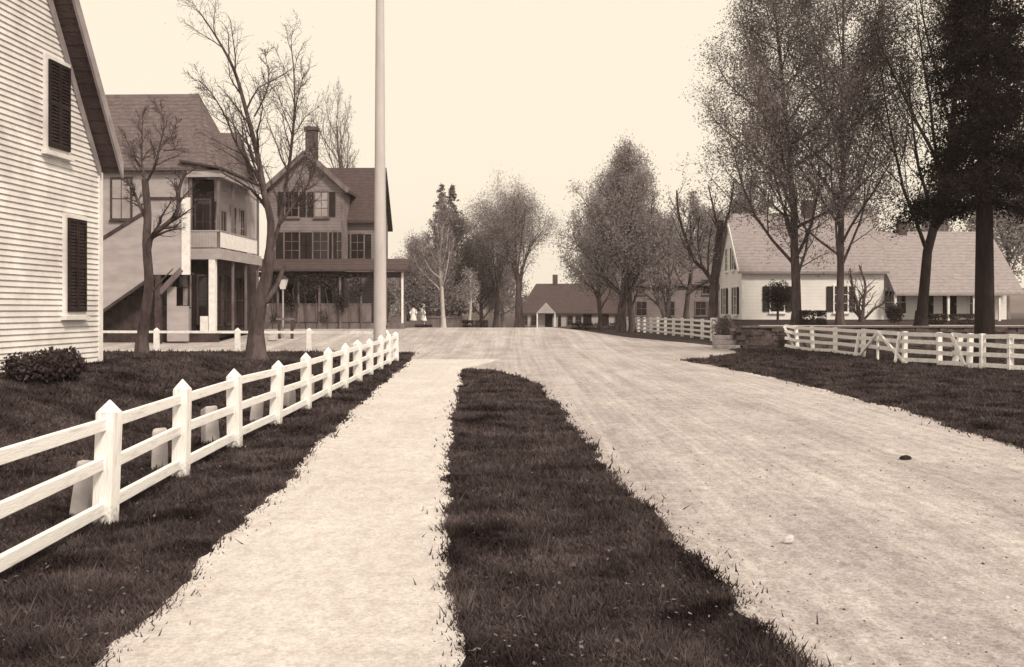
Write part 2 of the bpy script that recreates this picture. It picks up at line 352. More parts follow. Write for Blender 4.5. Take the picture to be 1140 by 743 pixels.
def window(parent, o, u, n, W, Hh, frame, shutters=None, pane=None, mun=(1, 2), name='window', sh=None, sill=True):
    """o: centre of the bottom edge, u along the wall, n outward; shutters: None / 'open' / 'closed'"""
    pane = pane or M['glass']; sh = sh or M['shutter']
    mb = MB(); t = .09
    mb.obox(o, u, n, -W / 2 - t, -W / 2, .0, .075, -t, Hh + t); mb.obox(o, u, n, W / 2, W / 2 + t, .0, .075, -t, Hh + t)
    mb.obox(o, u, n, -W / 2, W / 2, .0, .075, Hh, Hh + t); mb.obox(o, u, n, -W / 2, W / 2, .0, .075, -t, 0)
    for i in range(1, mun[0] + 1): q = -W / 2 + W * i / (mun[0] + 1); mb.obox(o, u, n, q - .015, q + .015, .031, .05, .002, Hh - .002)
    for i in range(1, mun[1] + 1): q = Hh * i / (mun[1] + 1); mb.obox(o, u, n, -W / 2 + .002, W / 2 - .002, .031, .047, q - .018, q + .018)
    f = mb.build(name, frame, parent)
    p = MB(); p.obox(o, u, n, -W / 2 + .001, W / 2 - .001, .001, .03, .001, Hh - .001); p.build('pane', pane, f)
    if sill:
        s_ = MB(); s_.obox(o, u, n, -W / 2 - t - .05, W / 2 + t + .05, .0, .13, -t - .07, -t - .002); s_.build('sill', frame, f)
    if shutters:
        for sgn in (-1, 1):
            s_ = MB()
            if shutters == 'closed': a, b = (-W / 2 - .02, -.006) if sgn < 0 else (.006, W / 2 + .02); d0 = .078
            else:
                a, b = (-W / 2 - t - W * .5, -W / 2 - t - .012) if sgn < 0 else (W / 2 + t + .012, W / 2 + t + W * .5); d0 = .03
            s_.obox(o, u, n, a, a + .05, d0, d0 + .04, 0, Hh); s_.obox(o, u, n, b - .05, b, d0, d0 + .04, 0, Hh)
            for zz in (0, Hh * .48, Hh - .07): s_.obox(o, u, n, a + .05, b - .05, d0, d0 + .038, zz, zz + .07)
            nn = max(6, int(Hh / .07))
            for i in range(nn):
                zz = .07 + (Hh - .14) * i / nn; O = Vector(o); U = Vector(u); N = Vector(n); K = Vector((0, 0, 1))
                s_.quad(O + U * (a + .05) + N * (d0 + .034) + K * zz, O + U * (b - .05) + N * (d0 + .034) + K * zz,
                        O + U * (b - .05) + N * (d0 + .006) + K * (zz + .075), O + U * (a + .05) + N * (d0 + .006) + K * (zz + .075))
            s_.build('shutter', sh, f)
    return f
def slab(mb, pts, th=.14, m=0):
    mb.prism(pts, (0, 0, -th), m)
X_, Y_, nY = (1, 0, 0), (0, 1, 0), (0, -1, 0)
# ------------------------------------------------------------------ near clapboard house on the left
def near_house():
    rt = empty('clapboard_house', (-8.72, 20, .70), -math.atan(.062), 'white clapboard house with steep gable and closed dark shutters, nearest on the left', 'house')
    D, Wd, eh = 9.0, 7.0, 4.12; sl = 1.57
    pk = eh + 3.5 * sl
    mb = MB()
    mb.prism([(-.02, -Wd, .0), (-.02, 0, 0), (-.02, 0, eh), (-.02, -Wd / 2, pk), (-.02, -Wd, eh)], (-D, 0, 0))
    top = lambda t: eh + sl * min(t, Wd - t)
    clap_face(mb, (-.02, -Wd, 0), (0, 1, 0), (1, 0, 0), Wd, .0, top, .108, .034)
    clap_face(mb, (-D, -Wd, 0), (1, 0, 0), nY, D, .0, lambda t: eh, .145, .03)
    clap_face(mb, (0, 0, 0), (-1, 0, 0), (0, 1, 0), D, .0, lambda t: eh, .145, .03)
    mb.build('wall', M['clap'], rt)
    f = MB(); f.box(-D, .04, -Wd - .04, .05, -1.0, -.002); f.build('foundation', M['stone'], rt)
    c = MB()
    for yy in (-Wd - .03, -.12): c.box(-.02, .035, yy, yy + .15, 0, eh - .01)
    c.box(-.14, -.021, -.0, .035, 0, eh - .01)
    c.each('corner_board', M['white'], rt)
    r = MB(); ov = .42; e = .03
    for s in (-1, 1):
        yo = -Wd / 2 + s * (Wd / 2 + e); zo = eh - e * sl
        slab(r, [(ov, -Wd / 2, pk + .28), (ov, yo, zo + .28), (-D - ov, yo, zo + .28), (-D - ov, -Wd / 2, pk + .28)], .26)
    r.build('roof', M['roof2'], rt)
    k = MB()
    for s in (-1, 1):                       # rake boards and eave return
        yo = -Wd / 2 + s * (Wd / 2 + e + .02); zo = eh - (e + .02) * sl
        k.prism([(ov + .003, -Wd / 2, pk + .30), (ov + .003, yo, zo + .30), (ov + .003, yo, zo - .05), (ov + .003, -Wd / 2, pk - .05)], (.05, 0, 0))
        k.prism([(.012, -Wd / 2, pk - .0), (.012, yo * .97 - .1, zo + .15), (.012, yo * .97 - .1, zo - .12), (.012, -Wd / 2, pk - .34)], (.03, 0, 0), 0)
    k.build('rake_board', M['trim'], rt)
    window(rt, (.0, -1.13, 1.16), Y_, X_, .64, 1.85, M['clap'], 'closed')
    window(rt, (.0, -1.78, 4.3), Y_, X_, .70, 1.65, M['clap'], 'closed')
    window(rt, (.0, -5.2, 1.16), Y_, X_, .64, 1.85, M['clap'], 'closed')
    window(rt, (.0, -5.2, 4.3), Y_, X_, .70, 1.6, M['clap'], 'closed')
    ch = MB(); ch.box(-5.2, -4.5, -3.9, -3.1, pk - .4, pk + 1.4); ch.box(-5.26, -4.44, -3.96, -3.04, pk + 1.25, pk + 1.5); ch.build('chimney', M['brick'], rt)
near_house()
# ------------------------------------------------------------------ store with two-storey veranda
def store():
    ox, oy = -14.9, 48.0; gz = .22
    rt = empty('village_store', (ox, oy, gz), -math.atan(.03), 'two storey store with railed upper veranda, steep shingle roof and enclosed outside stair', 'store')
    Z = lambda py, d=48.0: PZ(py, d) - gz
    eave = Z(187)
    xw0, xw1 = -9.5, -.85                      # body
    wl = MB(); wl.box(xw0, -1.6, .0, 9.0, 0, eave - .02); wl.box(-1.599, xw1, .6, 8.99, 0, eave - .03)
    wl.build('wall', M['palewall'], rt)
    cb = MB(); cb.box(-1.85, -1.58, -.035, -.002, 0, eave - .33); cb.box(xw0, -1.57, -.05, -.002, eave - .32, eave - .03)
    cb.each('trim_board', M['trim'], rt)
    # main roof with hipped street end
    r = MB(); rz = Z(104, 50.2); ye, yr, yb = -.35, 2.3, 4.6
    xe = .15; xr = -1.9; xl = -10
    slab(r, [(xl, ye, eave), (-.55, ye, eave), (xr, yr, rz), (xl, yr, rz)], .16)
    slab(r, [(-.552, ye, eave), (.0, ye + .9, eave), (.0, yb, eave), (xr, yr, rz)], .16)
    slab(r, [(xl, yr, rz), (xr, yr, rz), (.0, yb + .001, eave), (xl, yb, eave)], .16)
    r.build('roof', M['roof'], rt)
    # rear wing roof, lower
    r2 = MB(); wz = Z(148, 53.2)
    slab(r2, [(-8, 3.0, eave), (-.42, 3.0, eave), (-.62, 5.2, wz), (-8, 5.2, wz)], .16)
    slab(r2, [(-8, 5.2, wz), (-.62, 5.2, wz), (-.2, 7.5, eave), (-8, 7.5, eave)], .16)
    r2.prism([(-.62, 3.15, eave - .1), (-.62, 5.2, wz - .18), (-.62, 7.3, eave - .1)], (-.1, 0, 0))
    r2.build('wing_roof', M['roof'], rt)
    # veranda: roof, ceiling beam, floors
    v = MB(); L = 6.9
    zr = eave - .05
    slab(v, [(-1.9, -.5, zr + .42), (.30, -.5, zr + .02), (.30, L + .3, zr + .02), (-1.9, L + .3, zr + .42)], .1)
    v.build('veranda_roof', M['roof2'], rt)
    v = MB(); v.box(-1.6, .18, -.30, -.14, zr - .45, zr - .12); v.box(.04, .20, -.13, L + .1, zr - .45, zr - .12); v.build('fascia', M['palewall'], rt)
    zf = Z(277) ; zb = Z(289)
    v = MB(); v.box(-1.6, .10, -.16, L, zf - .18, zf); v.box(-1.6, .12, -.20, -.162, zb, zf - .1); v.box(.102, .14, -.20, L, zb, zf - .1); v.build('veranda_floor', M['palewall'], rt)
    v = MB(); v.box(-1.62, .05, -.13, L, .42, .56); v.box(-1.6, .06, -.16, -.131, .0, .41); v.build('deck', M['darkwood'], rt)
    def post(x, y, z0, z1, w_, m): p = MB(); p.box(x - w_ / 2, x + w_ / 2, y - w_ / 2, y + w_ / 2, z0, z1); p.build('post', m, rt)
    post(-.32, -.02, .56, zb - .0, .32, M['white'])
    p = MB(); p.box(-.95, -.53, -.10, .25, .56, 1.35); p.build('counter', M['white'], rt)
    for yy in (2.2, 4.4, 6.6): post(-.02, yy, .56, zf - .2, .11, M['midwood'])
    for yy in (-.04, 2.2, 4.4, 6.6): post(-.02, yy, zf + .002, zr - .46, .13, M['midwood'])
    post(-1.45, -.04, zf, zr - .46, .13, M['midwood'])
    # railings
    q = MB(); q.box(-1.5, -.09, -.12, -.07, zf + .05, zf + .85); q.box(-1.55, .06, -.15, -.04, zf + .86, zf + .93)
    for i in range(9): q.box(-1.45 + i * .16, -1.40 + i * .16, -.14, -.121, zf + .05, zf + .85)
    q.build('railing', M['palewall'], rt)
    q = MB(); q.box(.005, .05, .05, L - .8, zf + .08, zf + .86)
    pts = [(.03 - 1.0 * (1 - math.cos(a)), L - .8 + 1.0 * math.sin(a)) for a in np.linspace(0, R(80), 8)]
    for a, b in zip(pts, pts[1:]): q.beam((a[0], a[1], zf + .47), (b[0], b[1], zf + .47), .045, .78)
    q.build('railing', M['white'], rt)
    q = MB(); q.box(-.01, .07, .03, L - .8, zf + .87, zf + .95); q.build('handrail', M['trim'], rt)
    # upper and lower openings behind the veranda
    for yy in (1.4, 3.0, 4.7, 6.3): window(rt, (xw1, yy, zf + .5 if yy != 3.0 else zf + .1), Y_, X_, .85, 2.1, M['trim'], mun=(1, 1), sh=M['shutter'])
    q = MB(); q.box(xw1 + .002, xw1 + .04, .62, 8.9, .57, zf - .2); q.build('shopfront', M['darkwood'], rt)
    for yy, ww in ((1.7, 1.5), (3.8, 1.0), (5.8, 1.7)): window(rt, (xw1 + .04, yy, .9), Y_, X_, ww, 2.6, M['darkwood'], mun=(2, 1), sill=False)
    # door front in the end wall bay under the veranda
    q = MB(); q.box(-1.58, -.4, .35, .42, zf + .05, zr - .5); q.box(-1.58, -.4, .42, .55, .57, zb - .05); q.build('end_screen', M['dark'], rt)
    window(rt, (-.95, .35, zf + .3), X_, nY, .7, 2.2, M['darkwood'], mun=(1, 1), sill=False)
    window(rt, (-.75, .42, 1.0), X_, nY, .9, 2.4, M['darkwood'], mun=(1, 1), sill=False)
    # front wall window with drawn blind
    X = lambda px: PX(px, 48) - ox
    window(rt, ((X(123) + X(145)) / 2, 0, Z(243)), X_, nY, .95, Z(199) - Z(243), M['darkwood'], pane=M['blind'], mun=(1, 1))
    # outside stair, boarded in
    s = MB(); yf = -1.25
    pt = lambda px, py: (PX(px, 46.75) - ox, yf, PZ(py, 46.75) - gz)
    s.prism([pt(60, 300), pt(165, 236), pt(165, 223), pt(207, 223), pt(207, 306), pt(170, 306), pt(60, 382)], (0, .06, 0))
    s.build('stair_boarding', M['palewall'], rt)
    s = MB()
    a, b = Vector(pt(60, 298)), Vector(pt(165, 234)); s.beam(a + Vector((0, .02, 0)), b + Vector((0, .02, 0)), .16, .16)
    a, b = Vector(pt(165, 221)), Vector(pt(203, 221)); s.beam(a + Vector((0, .02, 0)), b + Vector((0, .02, 0)), .16, .14)
    a, b = Vector(pt(60, 384)), Vector(pt(170, 308)); s.beam(a + Vector((0, .02, 0)), b + Vector((0, .02, 0)), .14, .14)
    s.build('handrail', M['darkwood'], rt)
    s = MB(); s.box(pt(203, 0)[0], pt(212, 0)[0], yf - .05, yf + .08, pt(0, 306)[2], pt(0, 220)[2]); s.build('corner_board', M['white'], rt)
    s = MB(); A = Vector(pt(60, 382)); B_ = Vector(pt(170, 306)); n_ = 16
    for i in range(n_):
        c = A.lerp(B_, (i + .5) / n_); s.box(c.x - .18, c.x + .18, yf + .062, -.002, c.z + .05, c.z + .11)
    s.box(B_.x, pt(207, 0)[0], yf + .062, -.052, B_.z + .02, B_.z + .14); s.build('steps', M['darkwood'], rt)
    post(pt(176, 0)[0], yf + .05, 0, B_.z, .26, M['darkwood'])
    s = MB(); s.beam(pt(178, 326), pt(203, 300), .14, .26); s.build('brace', M['midwood'], rt)
    s = MB(); x0, x1 = pt(183, 0)[0], pt(207, 0)[0]; s.box(x0, x1, -.9, -.75, .1, Z(341)); s.box(x0, x0 + .45, -.9, -.8, Z(341), Z(320)); s.build('counter', M['palewall'], rt)
    s = MB(); s.box(xw0, pt(176, 0)[0], -.03, -.003, 0, 3.2); s.build('stair_shade', M['darkwood'], rt)  # dark sheet laid on the wall, standing in for shade under the stair
    window(rt, (X(195), 0, 1.9), X_, nY, 1.3, 1.8, M['darkwood'], mun=(1, 1))
store()
# ------------------------------------------------------------------ big gabled house with chimney
def gabled_house():
    ox, oy = -15.5, 60.0; gz = .72
    rt = empty('gabled_house', (ox, oy, gz), 0, 'large grey gabled house with brick chimney and dark vine-hung front porch', 'house')
    Z = lambda py, d=60.0: PZ(py, d) - gz
    X = lambda px, d=60.0: PX(px, d) - ox
    xa, xb = 0, X(383); xm = (xa + xb) / 2; ge = Z(208); gp = Z(170)
    me_, mrz = Z(246, 61.5), Z(187, 64.5); xr = X(422, 63)
    b = MB(); b.prism([(xa, 0, -.5), (xb, 0, -.5), (xb, 0, ge), (xm, 0, gp - .1), (xa, 0, ge)], (0, 4.5, 0))
    b.box(xa + .01, xr, 1.5, 7.5, -.5, me_ - .05)
    b.prism([(xr - .001, 1.5, me_ - .06), (xr - .001, 4.5, mrz - .15), (xr - .001, 7.5, me_ - .06)], (-.2, 0, 0))
    b.build('wall', M['greywall'], rt)
    r = MB()
    slab(r, [(xa - .1, 1.1, me_), (xr + .3, 1.1, me_), (xr + .3, 4.5, mrz), (xa - .1, 4.5, mrz)], .18)
    slab(r, [(xa - .1, 4.501, mrz), (xr + .3, 4.501, mrz), (xr + .3, 7.9, me_), (xa - .1, 7.9, me_)], .18)
    sl = (gp - ge) / (xm - xa)
    slab(r, [(xa - .35, -.35, ge - .35 * sl + .1), (xm, -.35, gp + .1), (xm, 4.6, gp + .1), (xa - .35, 4.6, ge - .35 * sl + .1)], .2)
    slab(r, [(xm + .001, -.35, gp + .1), (xb + .35, -.35, ge - .35 * sl + .1), (xb + .35, 4.6, ge - .35 * sl + .1), (xm + .001, 4.6, gp + .1)], .2)
    ro = r.build('roof', M['roof2'], rt)
    k = MB()
    for s in (-1, 1): k.beam((xm, -.38, gp - .02), (xm + s * (xm - xa + .35), -.38, ge - .35 * sl - .02), .05, .3)
    k.build('rake_board', M['midwood'], rt)
    c = MB(); cx0, cx1 = X(341, 61.5), X(353, 61.5); c.box(cx0, cx1, 1.2, 1.9, gp - 1.2, Z(146, 61.5)); c.box(cx0 - .08, cx1 + .08, 1.12, 1.98, Z(146, 61.5), Z(142, 61.5)); c.build('chimney', M['brick'], ro)
    t = MB(); t.box(xa - .02, xb + .02, -.05, -.003, Z(297), Z(293)); t.box(xa - .02, xa + .16, -.04, -.003, Z(292.9), ge - .3); t.box(xb - .16, xb + .02, -.04, -.003, Z(292.9), ge - .3); t.each('trim_board', M['midwood'], rt)
    for px in (325, 358): window(rt, (X(px), 0, Z(241)), X_, nY, .8, Z(214) - Z(241), M['midwood'], 'open', pane=M['blind'] if px == 358 else None)
    for px in (325, 357): window(rt, (X(px), 0, Z(289)), X_, nY, .9, Z(259) - Z(289), M['midwood'], 'open')
    window(rt, (X(376), 0, Z(289)), X_, nY, .55, Z(259) - Z(289), M['midwood'])
    window(rt, (X(398, 61.5), 1.5, Z(288, 61.5)), X_, nY, .8, Z(261, 61.5) - Z(288, 61.5), M['midwood'], 'open')
    window(rt, (xr, 3.0, Z(288, 61.5)), Y_, X_, .8, 1.7, M['midwood'])
    window(rt, (xr, 5.6, Z(288, 61.5)), Y_, X_, .8, 1.7, M['midwood'])
    # porch across the front and round the street side
    pf = -2.0; zr = Z(300, 58); x1 = X(450, 58); zd = .35
    r = MB(); slab(r, [(xa - .4, pf - .3, zr), (x1 + .2, pf - .3, zr), (x1 + .2, -.051, zr + .75), (xa - .4, -.051, zr + .75)], .14)
    slab(r, [(xr + .05, -.05, zr + .75), (x1 + .2, -.05, zr + .0), (x1 + .2, 6, zr), (xr + .05, 6, zr + .75)], .14)
    r.build('porch_roof', M['roof2'], rt)
    f = MB(); f.box(xa - .3, x1 - .2, pf + .05, -.1, zr - .45, zr - .16); f.build('porch_beam', M['darkwood'], rt)
    f = MB(); f.box(xa - .3, x1, pf, -.002, -.5, zd); f.box(xr + .03, x1, 0, 6, -.5, zd); f.build('porch_deck', M['midwood'], rt)
    for i, xx in enumerate(np.linspace(xa - .2, x1 - .12, 8)):
        p = MB(); p.box(xx - .06, xx + .06, pf + .05, pf + .17, zd, zr - .2); p.build('post', M['midwood'] if i < 6 else M['white'], rt)
    q = MB(); q.box(xa - .2, X(413, 58), pf + .18, pf + .22, zd + .05, Z(340, 58)); q.box(xa - .25, X(413, 58), pf + .16, pf + .26, Z(339.5, 58), Z(338, 58))
    for i in range(36): q.box(xa + .17 * i, xa + .17 * i + .05, pf + .155, pf + .179, zd + .05, Z(340.5, 58))
    q.build('railing', M['midwood'], rt)
    d = MB(); d.obox((X(345), 0, zd), X_, nY, -.5, .5, .0, .06, 0, 2.2); d.build('door', M['darkwood'], rt)
    for px in (318, 372): window(rt, (X(px), 0, 1.0), X_, nY, .9, 1.7, M['darkwood'])
gabled_house()
# ------------------------------------------------------------------ white house on the right terrace
def white_house():
    ox, oy = PX(826, 62), 62.0; gz = 1.0
    rt = empty('white_house', (ox, oy, gz), 0, 'long white house with shingle roof and lower porch wing on the right terrace', 'house')
    Z = lambda py, d=62.0: PZ(py, d) - gz
    X = lambda px, d=62.0: PX(px, d) - ox
    W, D = X(984), 6.6; ev = Z(302); rz = Z(238, 65.3)
    b = MB(); b.prism([(0, 0, .25), (0, D, .25), (0, D, ev), (0, D / 2, rz - .1), (0, 0, ev)], (W, 0, 0))
    ww = X(1125); we, wr = Z(323), Z(258, 65.3)
    b.prism([(W + .001, .5, .25), (W + .001, D - .6, .25), (W + .001, D - .6, we), (W + .001, D / 2, wr - .1), (W + .001, .5, we)], (ww - W, 0, 0))
    b.build('wall', M['creamwall'], rt)
    f = MB(); f.box(.02, ww - .02, .03, D - .03, -.6, .249); f.build('foundation', M['stone'], rt)
    t = MB(); t.box(-.03, .14, -.035, -.003, .25, ev - .02); t.box(-.035, -.003, -.02, .16, .25, ev - .02); t.box(.15, W, -.03, -.003, ev - .28, ev - .05); t.each('trim_board', M['white'], rt)
    r = MB()
    for s in (0, 1):
        ye = -.35 if s == 0 else D + .35; z_ = ev - .12
        slab(r, [(-.3, ye, z_ + .1), (W + .25, ye, z_ + .1), (W + .25, D / 2 + .001 * s, rz), (-.3, D / 2 + .001 * s, rz)], .16)
    r.build('roof', M['roof3'], rt)
    r = MB()
    slab(r, [(W + .26, -1.2, we - .25), (ww + .3, -1.2, we - .25), (ww + .3, D / 2, wr), (W + .26, D / 2, wr)], .14)
    slab(r, [(W + .26, D / 2 + .001, wr), (ww + .3, D / 2 + .001, wr), (ww + .3, D - .3, we), (W + .26, D - .3, we)], .14)
    r.build('wing_roof', M['roof3'], rt)
    k = MB(); 
    for s in (0, 1): k.beam((-.32, D / 2, rz - .1), (-.32, -.35 if s == 0 else D + .35, ev - .1), .05, .28)
    k.build('rake_board', M['white'], rt)
    for px in (865, 936): window(rt, (X(px), 0, Z(347)), X_, nY, .85, Z(319) - Z(347), M['white'], 'open')
    for px in (905,): pass
    for yy, zz in ((1.7, Z(350)), (4.9, Z(350))): window(rt, (0, yy, zz), (0, -1, 0), (-1, 0, 0), .85, 1.8, M['white'], 'open')
    for yy in (2.3, 4.3): window(rt, (0, yy, Z(300, 64)), (0, -1, 0), (-1, 0, 0), .7, 1.5, M['white'], 'open' if yy < 3 else None)
    window(rt, (X(1000), .5, Z(349)), X_, nY, 1.4, Z(324) - Z(349), M['white'], mun=(2, 1), pane=M['glass'])
    for px, wd in ((1035, .9), (1061, .9)):
        d = MB(); d.obox((X(px), .5, .27), X_, nY, -wd / 2, wd / 2, 0, .05, 0, Z(326) - .27); dd = d.build('door', M['dark'], rt)
        q = MB(); q.obox((X(px), .5, .27), X_, nY, wd / 2 - .12, wd / 2 - .06, .052, .09, .95, 1.05); q.build('handle', M['trim'], dd)
    window(rt, (X(1090), .5, Z(350)), X_, nY, .8, 1.4, M['white'], mun=(1, 1))
    for px in (990, 1019, 1048, 1076, 1104):
        p = MB(); p.box(X(px) - .07, X(px) + .07, -1.05, -.91, .0, we - .3); p.build('post', M['white'], rt)
    p = MB(); p.box(W + .3, ww, -1.1, .49, -.3, .1); p.build('deck', M['midwood'], rt)
    c = MB(); c.box(X(1001, 65), X(1010, 65), D / 2 - .3, D / 2 + .3, wr - .6, wr + .5); c.build('chimney', M['brick'], rt)
    c = MB(); c.box(5, 5.7, D / 2 - .35, D / 2 + .35, rz - .6, rz + .9); c.build('chimney', M['brick'], rt)
white_house()
# ------------------------------------------------------------------ grey house behind the maples, and the low cottage
def simple_house(name, x0, x1, d, depth, base, eave, ridge, wallm, roofm, wins, label, hip=0, doors=(), chim=None, wh=1.5, portico=None, sh=None):
    rt = empty(name, (x0, d, base), 0, label, 'house' if 'cottage' not in name else 'cottage')
    W = x1 - x0; ev = eave - base; rz = ridge - base
    b = MB()
    b.prism([(0, 0, -1), (0, depth, -1), (0, depth, ev)] + ([] if hip else [(0, depth / 2, rz - .1)]) + [(0, 0, ev)], (W, 0, 0)); b.build('wall', wallm, rt)
    r = MB()
    slab(r, [(-.3, -.35, ev - .05), (W + .3, -.35, ev - .05), (W + .3 - hip, depth / 2, rz), (-.3 + hip, depth / 2, rz)], .15)
    slab(r, [(-.3 + hip, depth / 2 + .001, rz), (W + .3 - hip, depth / 2 + .001, rz), (W + .3, depth + .35, ev - .05), (-.3, depth + .35, ev - .05)], .15)
    if hip:
        slab(r, [(-.301, -.35, ev - .05), (-.301 + hip, depth / 2, rz), (-.301, depth + .35, ev - .05)], .15)
        slab(r, [(W + .301, -.35, ev - .05), (W + .301, depth + .35, ev - .05), (W + .301 - hip, depth / 2, rz)], .15)
    ro = r.build('roof', roofm, rt)
    for (xx, zz, ww) in wins: window(rt, (xx - x0, 0, zz - base), X_, nY, ww, wh, M['midwood'], sh, mun=(1, 1))
    for xx, ww, hh_ in doors:
        q = MB(); q.obox((xx - x0, 0, -.3), X_, nY, -ww / 2, ww / 2, 0, .06, 0, hh_ + .3); q.build('door', M['dark'], rt)
    if chim: q = MB(); q.box(chim - x0 - .3, chim - x0 + .3, depth / 2 - .3, depth / 2 + .3, rz - .5, rz + 1.1); q.build('chimney', M['brick'], ro)
    if portico:
        px0, px1, za, zt = portico; a, b_ = px0 - x0, px1 - x0; q = MB()
        q.prism([(a, -1.3, za - base), (b_, -1.3, za - base), ((a + b_) / 2, -1.3, zt - base)], (0, 1.25, 0)); q.build('portico_gable', M['palewall'], rt)
        for xx in (a + .12, b_ - .12): q = MB(); q.box(xx - .07, xx + .07, -1.25, -1.11, -.5, za - base); q.build('post', M['white'], rt)
    return rt
simple_house('cottage', PX(580, 112), PX(702, 112), 112, 8, -.4, PZ(348, 112), PZ(316, 116), M['palewall'], M['roof2'],
    [(PX(p, 112), PZ(362, 112), .6) for p in (584, 594.5, 634.5, 644, 688)], 'low grey cottage with gabled door hood at the far end of the road', hip=2.2,
    doors=[(PX(611, 112), .9, 2.0), (PX(623, 112), .35, 1.6), (PX(654, 112), 1.0, 2.2), (PX(674, 112), .8, 2.1)], chim=PX(618, 116), wh=1.05, portico=(PX(597, 110.7), PX(619, 110.7), PZ(349, 110.7), PZ(337, 110.7)))
simple_house('grey_house', PX(704, 86), PX(806, 86), 86, 7, .5, PZ(316, 86), PZ(290, 89.5), M['greywall'], M['roof'],
    [(PX(p, 86), PZ(351, 86), .9) for p in (714, 745, 780, 794)] + [(PX(714, 86), PZ(327, 86), .6), (PX(786, 86), PZ(327, 86), .6)], 'grey two storey house half hidden behind the bare trees', wh=1.2, sh=None)
for (px0, px1, d, ridge, lab) in ((446, 478, 150, 322, 'small distant house roof behind the dark trees left of the road'),): pass
# ------------------------------------------------------------------ fences
def square_post(hgt, w_, cap=.10):
    mb = MB(); a = w_ / 2
    mb.box(-a, a, -a, a, -.25, hgt - cap - .02)
    i = len(mb.v); b = a * 1.0
    z0 = hgt - cap - .02; mb.v += [(-b, -b, z0 + .001), (b, -b, z0 + .001), (b, b, z0 + .001), (-b, b, z0 + .001), (0, 0, hgt)]
    mb.f += [(i, i + 1, i + 4), (i + 1, i + 2, i + 4), (i + 2, i + 3, i + 4), (i + 3, i, i + 4)]; mb.m += [0] * 4
    return mb
rf = random.Random(3)
def near_fence():
    line = interp([(1, -3.3), (5.95, -3.47), (8.3, -3.58), (10.65, -3.74), (13, -3.82), (15.35, -3.85), (17.7, -3.86), (20, -3.93), (25.6, -4.06), (35, -4.2)])
    rt = empty('post_and_rail_fence', (line(8.3), 8.3, 0), 0, 'whitewashed three rail fence with pointed square posts along the sandy sidewalk', 'fence')
    O = Vector(rt.location); ds = [1.25 + 2.35 * i for i in range(15)]; pts = []
    pm = None
    for d in ds:
        p = Vector((float(line(d)), d, h(line(d), d)))
        big = 1.16 if abs(d - 24.75) < .1 else 1
        if pm is None:
            po = square_post(1.10, .165).build('post', M['postwhite'], rt, bevel=.008); pm = po
        else: po = pm.copy(); col.objects.link(po); po.parent = rt
        po.location = p - O; po.scale = (big * rf.uniform(.95, 1.08), big * rf.uniform(.95, 1.08), rf.uniform(.98, 1.03))
        po.rotation_euler = (R(rf.uniform(-2.2, 2.2)), R(rf.uniform(-2.4, 2.4)), R(-4 + rf.uniform(-4, 4)))
        pts.append(p - O)
    for i in range(len(pts) - 1):
        for z_ in (.90, .545, .17):
            mb = MB(); j = [rf.uniform(-.015, .015) for _ in range(4)]
            a = pts[i] + Vector((j[0], 0, z_ + j[1])); b = pts[i + 1] + Vector((j[2], 0, z_ + j[3])); c = a.lerp(b, .5) + Vector((0, 0, rf.uniform(-.018, .004)))
            mb.beam(a, b, .055, .105)
            mb.build('rail', M['railwhite'], rt, bevel=.006)
    return [p + O for p in pts]
npts = near_fence()
def corner_fence():
    P = [(-4.35, 35.2), (-5.1, 38.3), (-5.9, 41.0), (-8.9, 41.4), (-12.1, 41.6), (-15.75, 41.8), (-19.2, 42.0), (-22.6, 42.2)]
    rt = empty('corner_fence', (P[1][0], P[1][1], 0), 0, 'low whitewashed fence crossing the lawn beside the side street', 'fence'); O = Vector(rt.location); pm = None
    Q = []
    for x_, y_ in P:
        p = Vector((x_, y_, h(x_, y_) - .02)); 
        if pm is None: po = square_post(1.12, .19).build('post', M['fencewhite'], rt, bevel=.008); pm = po
        else: po = pm.copy(); col.objects.link(po); po.parent = rt
        po.location = p - O; po.scale = (1.1, 1.1, 1.0); Q.append(p - O)
    for a, b in zip(Q, Q[1:]):
        for z_ in ((.90, .5, .16) if a.y < 2.5 else (.92, .07)):
            mb = MB(); mb.beam(a + Vector((0, 0, z_)), b + Vector((0, 0, z_)), .06, .11 if z_ > .1 else .06); mb.build('rail', M['fencewhite'], rt)
corner_fence()
# whitewashed stones standing behind the posts
for i, p in enumerate(npts[2:12]):
    d = p.y; xx = p.x - .42 - .05 * rf.random(); yy = d + .35 + .2 * rf.random(); hh_ = .20 + .06 * rf.random()
    w_ = rf.uniform(.09, .12); mb = MB(); q = [(sx * w_ * rf.uniform(.85, 1.1), sy * w_ * rf.uniform(.85, 1.1)) for sx, sy in ((-1, -1), (1, -1), (1, 1), (-1, 1))]
    t = [(a * rf.uniform(.7, .95) + .02, b * rf.uniform(.7, .95)) for a, b in q]; H2 = hh_ * 2
    mb.v = [(a, b, -.15) for a, b in q] + [(a, b, H2 + rf.uniform(-.04, .03)) for a, b in t]; mb.f = [(0, 3, 2, 1), (4, 5, 6, 7), (0, 1, 5, 4), (1, 2, 6, 5), (2, 3, 7, 6), (3, 0, 4, 7)]; mb.m = [0] * 6
    o = mb.build('boundary_stone', M['palestone'], None, loc=(xx, yy, h(xx, yy)), bevel=.03); o.rotation_euler = (R(rf.uniform(-6, 6)), R(rf.uniform(-6, 6)), rf.random())
    tag(o, 'squarish whitewashed stone stub, %s from the front, just behind the roadside fence' % ['first', 'second', 'third', 'fourth', 'fifth', 'sixth', 'seventh', 'eighth', 'ninth', 'tenth'][i], 'stone', 'whitewashed stones behind the fence posts')
